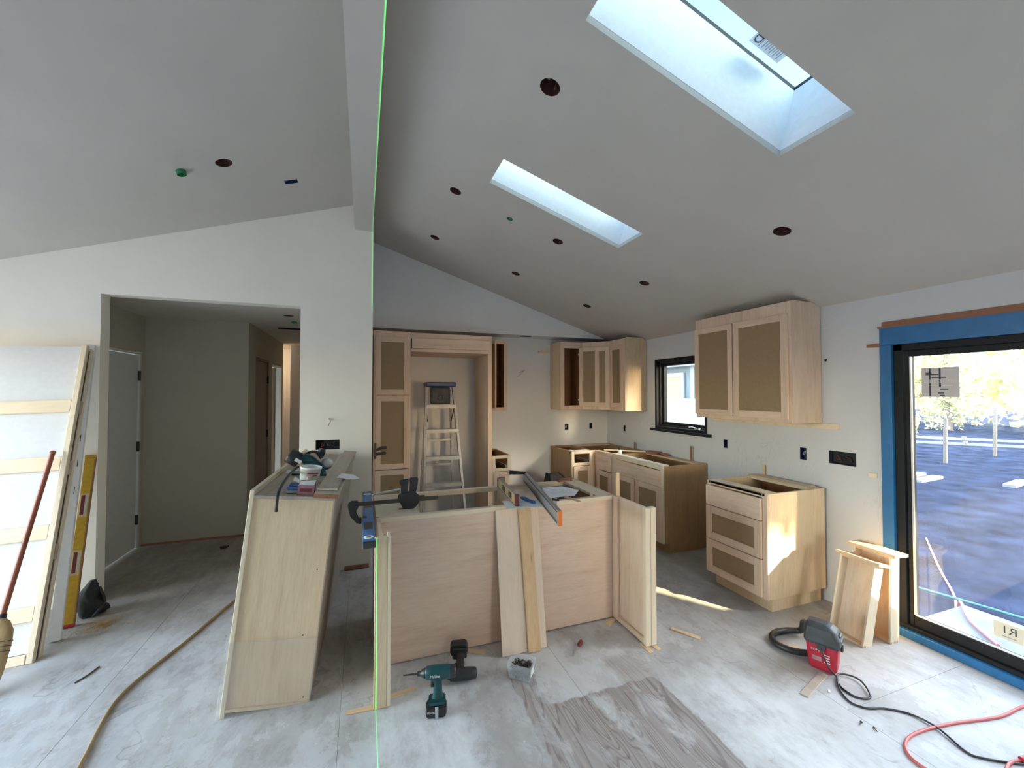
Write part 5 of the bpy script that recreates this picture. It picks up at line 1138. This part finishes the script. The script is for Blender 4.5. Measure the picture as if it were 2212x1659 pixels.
def rail(label, x0, y0, x1, y1, z, n):
    t = thing('rail_fence', label, 'fence', (x0, y0, GZ)); d = Vector((x1 - x0, y1 - y0, 0))
    obj('rail', bar(MB(), (0, 0, z), (d.x, d.y, z), .1, .09), 'plank_white', t)
    for k in range(n): q = d * (k / (n - 1)); obj('post', MB().box(q.x - .05, q.x + .05, q.y - .05, q.y + .05, 0, z + .1), 'bark', t)
rail('low pale rail fence across the far yard', 20, 13.0, 26.5, 4.0, .05, 6)
rail('second low pale rail fence nearer in the yard', 18.2, 11.5, 24, 4.0, .04, 6)
# trees beyond the yard
def leafcloud(mb, c, r, n, rg, s0=.05, s1=.12):
    for k in range(n):
        d = Vector((rg.gauss(0, 1), rg.gauss(0, 1), rg.gauss(0, 1))).normalized() * (rg.random() ** .45)
        p = Vector((c[0] + d.x * r[0], c[1] + d.y * r[1], c[2] + d.z * r[2])); s_ = rg.uniform(s0, s1)
        u = Vector((rg.gauss(0, 1), rg.gauss(0, 1), rg.gauss(0, 1))).normalized() * s_; v = u.cross(Vector((rg.gauss(0, 1), rg.gauss(0, 1), rg.gauss(0, 1)))).normalized() * s_ * .6
        mb.add([p - u, p + v, p + u, p - v], [(0, 1, 2, 3)])
def tree(label, x, y, h, r, seed, low=False, zr_=None):
    rg = random.Random(seed)
    t = thing('tree', label, 'tree', (x, y, GZ), group='trees beyond the yard')
    obj('trunk', MB().tube([(0, 0, 0), (.1, .05, h * .3), (-.05, .1, h * .7)], [.16, .12, .05], 8, sub=3).tube([(.06, .05, h * .3), (.6, .3, h * .55)], [.07, .03], 6).tube([(.03, .07, h * .35), (-.6, -.3, h * .6)], [.06, .03], 6), 'bark', t)
    m = MB(); z0 = .12 if low else .3
    for k in range(9):
        leafcloud(m, (rg.uniform(-.5, .5) * r, rg.uniform(-.5, .5) * r, rg.uniform(*zr_) if zr_ else h * (z0 + .75 * rg.random())), (r * .55, r * .55, h * .17), 700, rg)
    c = obj('crown', m, 'leafy', t); c['kind'] = 'stuff'
    return t
tl = [('sunlit tree behind the yard, seen left in the sliding door', 25, 14.4, 6.5, 1.7), ('tall sunlit tree beyond the yard behind the door sticker', 28, 12.2, 8.0, 1.7), ('bushy sunlit tree in the middle of the sliding door view', 30, 9.2, 7.0, 1.6), ('sunlit tree at the right of the sliding door view', 29.5, 5.2, 8.0, 1.8), ('outermost tree right in the sliding door view', 27, 1.2, 7.0, 1.8)]
for k, (l, x, y, h, r) in enumerate(tl): tree(l, x, y, h, r, 20 + k, True)
tree('small dark young tree standing nearer in the yard', 15.5, 8.0, 2.6, .75, 50)
hd = MB(); rg = random.Random(9)
for k in range(40): leafcloud(hd, (35 + rg.uniform(-1, 1), -8 + k * 1.1, GZ + 3.0 + rg.uniform(-.5, .5)), (1.2, 1.2, 3.6), 160, rg, .2, .4)
h_ = tag(obj('hedge', hd, 'leafy', None), 'tall bright hedge closing off the far side of the yard', 'hedge'); h_['kind'] = 'stuff'
# neighbour house seen through the kitchen window
t = thing('neighbour_house', 'grey neighbouring house with pale eave seen through the kitchen window', 'house', (8.2, 6.0, GZ))
obj('wall', MB().box(0, .2, 0, 8, 0, 2.62), 'siding', t)
obj('eave', MB().box(-.5, .3, -.3, 8.3, 2.62, 2.74).prism([(-.55, 2.74), (3.0, 3.6), (3.0, 3.72), (-.6, 2.86)], -.3, 8.3, 'Y'), 'tarp', t, label='bright white eave')
obj('corner_trim', MB().box(-.03, .0, 2.55, 2.68, 0, 2.6), 'siding_trim', t)
wn = obj('window_frame', frame_yz(-.06, .0, 2.9, 4.4, 1.55, 2.45, .12), 'siding_trim', t); obj('pane', MB().box(-.03, -.02, 3.02, 4.28, 1.67, 2.33), 'pane_yellow', wn)
t = thing('tarp_stack', 'white tarp-covered stack outside below the neighbouring house', 'tarp stack', (6.6, 6.5, GZ))
obj('tarp', MB().loft([[(-.7, -2.2, 0), (.7, -2.2, 0), (.7, 3.4, 0), (-.7, 3.4, 0)], [(-.68, -2.15, 1.45), (.68, -2.15, 1.45), (.68, 3.3, 1.75), (-.68, 3.3, 1.75)], [(-.4, -1.7, 1.72), (.4, -1.7, 1.72), (.4, 3.0, 1.80), (-.4, 3.0, 1.80)]], smooth=False), 'tarp', t)
t = thing('shade_barn', 'unseen long barn added on the sun side to shade the yard', 'barn', (8.7, -9.5, GZ))  # unseen building added to keep the sun off the yard
obj('wall', MB().prism([(-.3, 4.5), (20, 4.5), (20, 0), (2.95, 0)], 0, 7.2, 'Z'), 'siding', t); obj('roof', MB().prism([(-.3, 4.6), (20.2, 4.6), (20.2, -.1), (3.02, -.1)], 7.201, 7.5, 'Z'), 'siding_trim', t)
t = thing('sun_block_stack', 'unseen stack of boards added on the stoop to block low sun', 'lumber stack', (4.02, .36, -.06), (0, 0, math.radians(-36)))  # unseen boards added to keep low sun off the floor by the door
for k in range(6):
    for q in range(4): obj('board', MB().box(-.30 + .135 * q, -.17 + .135 * q, -.55, .12, .05 + .155 * k, .19 + .155 * k, .003), 'pine_pale', t)
    for q in (-.45, .02): obj('sticker_strip', MB().box(-.30, .24, q - .02, q + .02, .036 + .155 * k if k else 0, .0499 + .155 * k), 'pine_pale', t)
tree('unseen tall tree added on the sun side, crown dappling the low sunbeam', 7.27, -3.3, 5.0, 1.1, 77, zr_=(4.45, 6.0))  # unseen tree, crown placed to dim the upper part of the sun patch
# unseen block added on the sun side; its far corner trims the sunbeam
t = thing('sun_block_wing', 'unseen grey wing-like block added beside the stoop to trim the sunbeam', 'house', (XW + .17, -9.0, GZ))
obj('wall', MB().box(0, 2.41, 0, 6.61, 0, 6.1), 'siding', t); obj('roof', MB().prism([(-.1, 6.1), (2.43, 6.1), (1.1, 6.8)], -.1, 6.62, 'Y'), 'siding_trim', t)
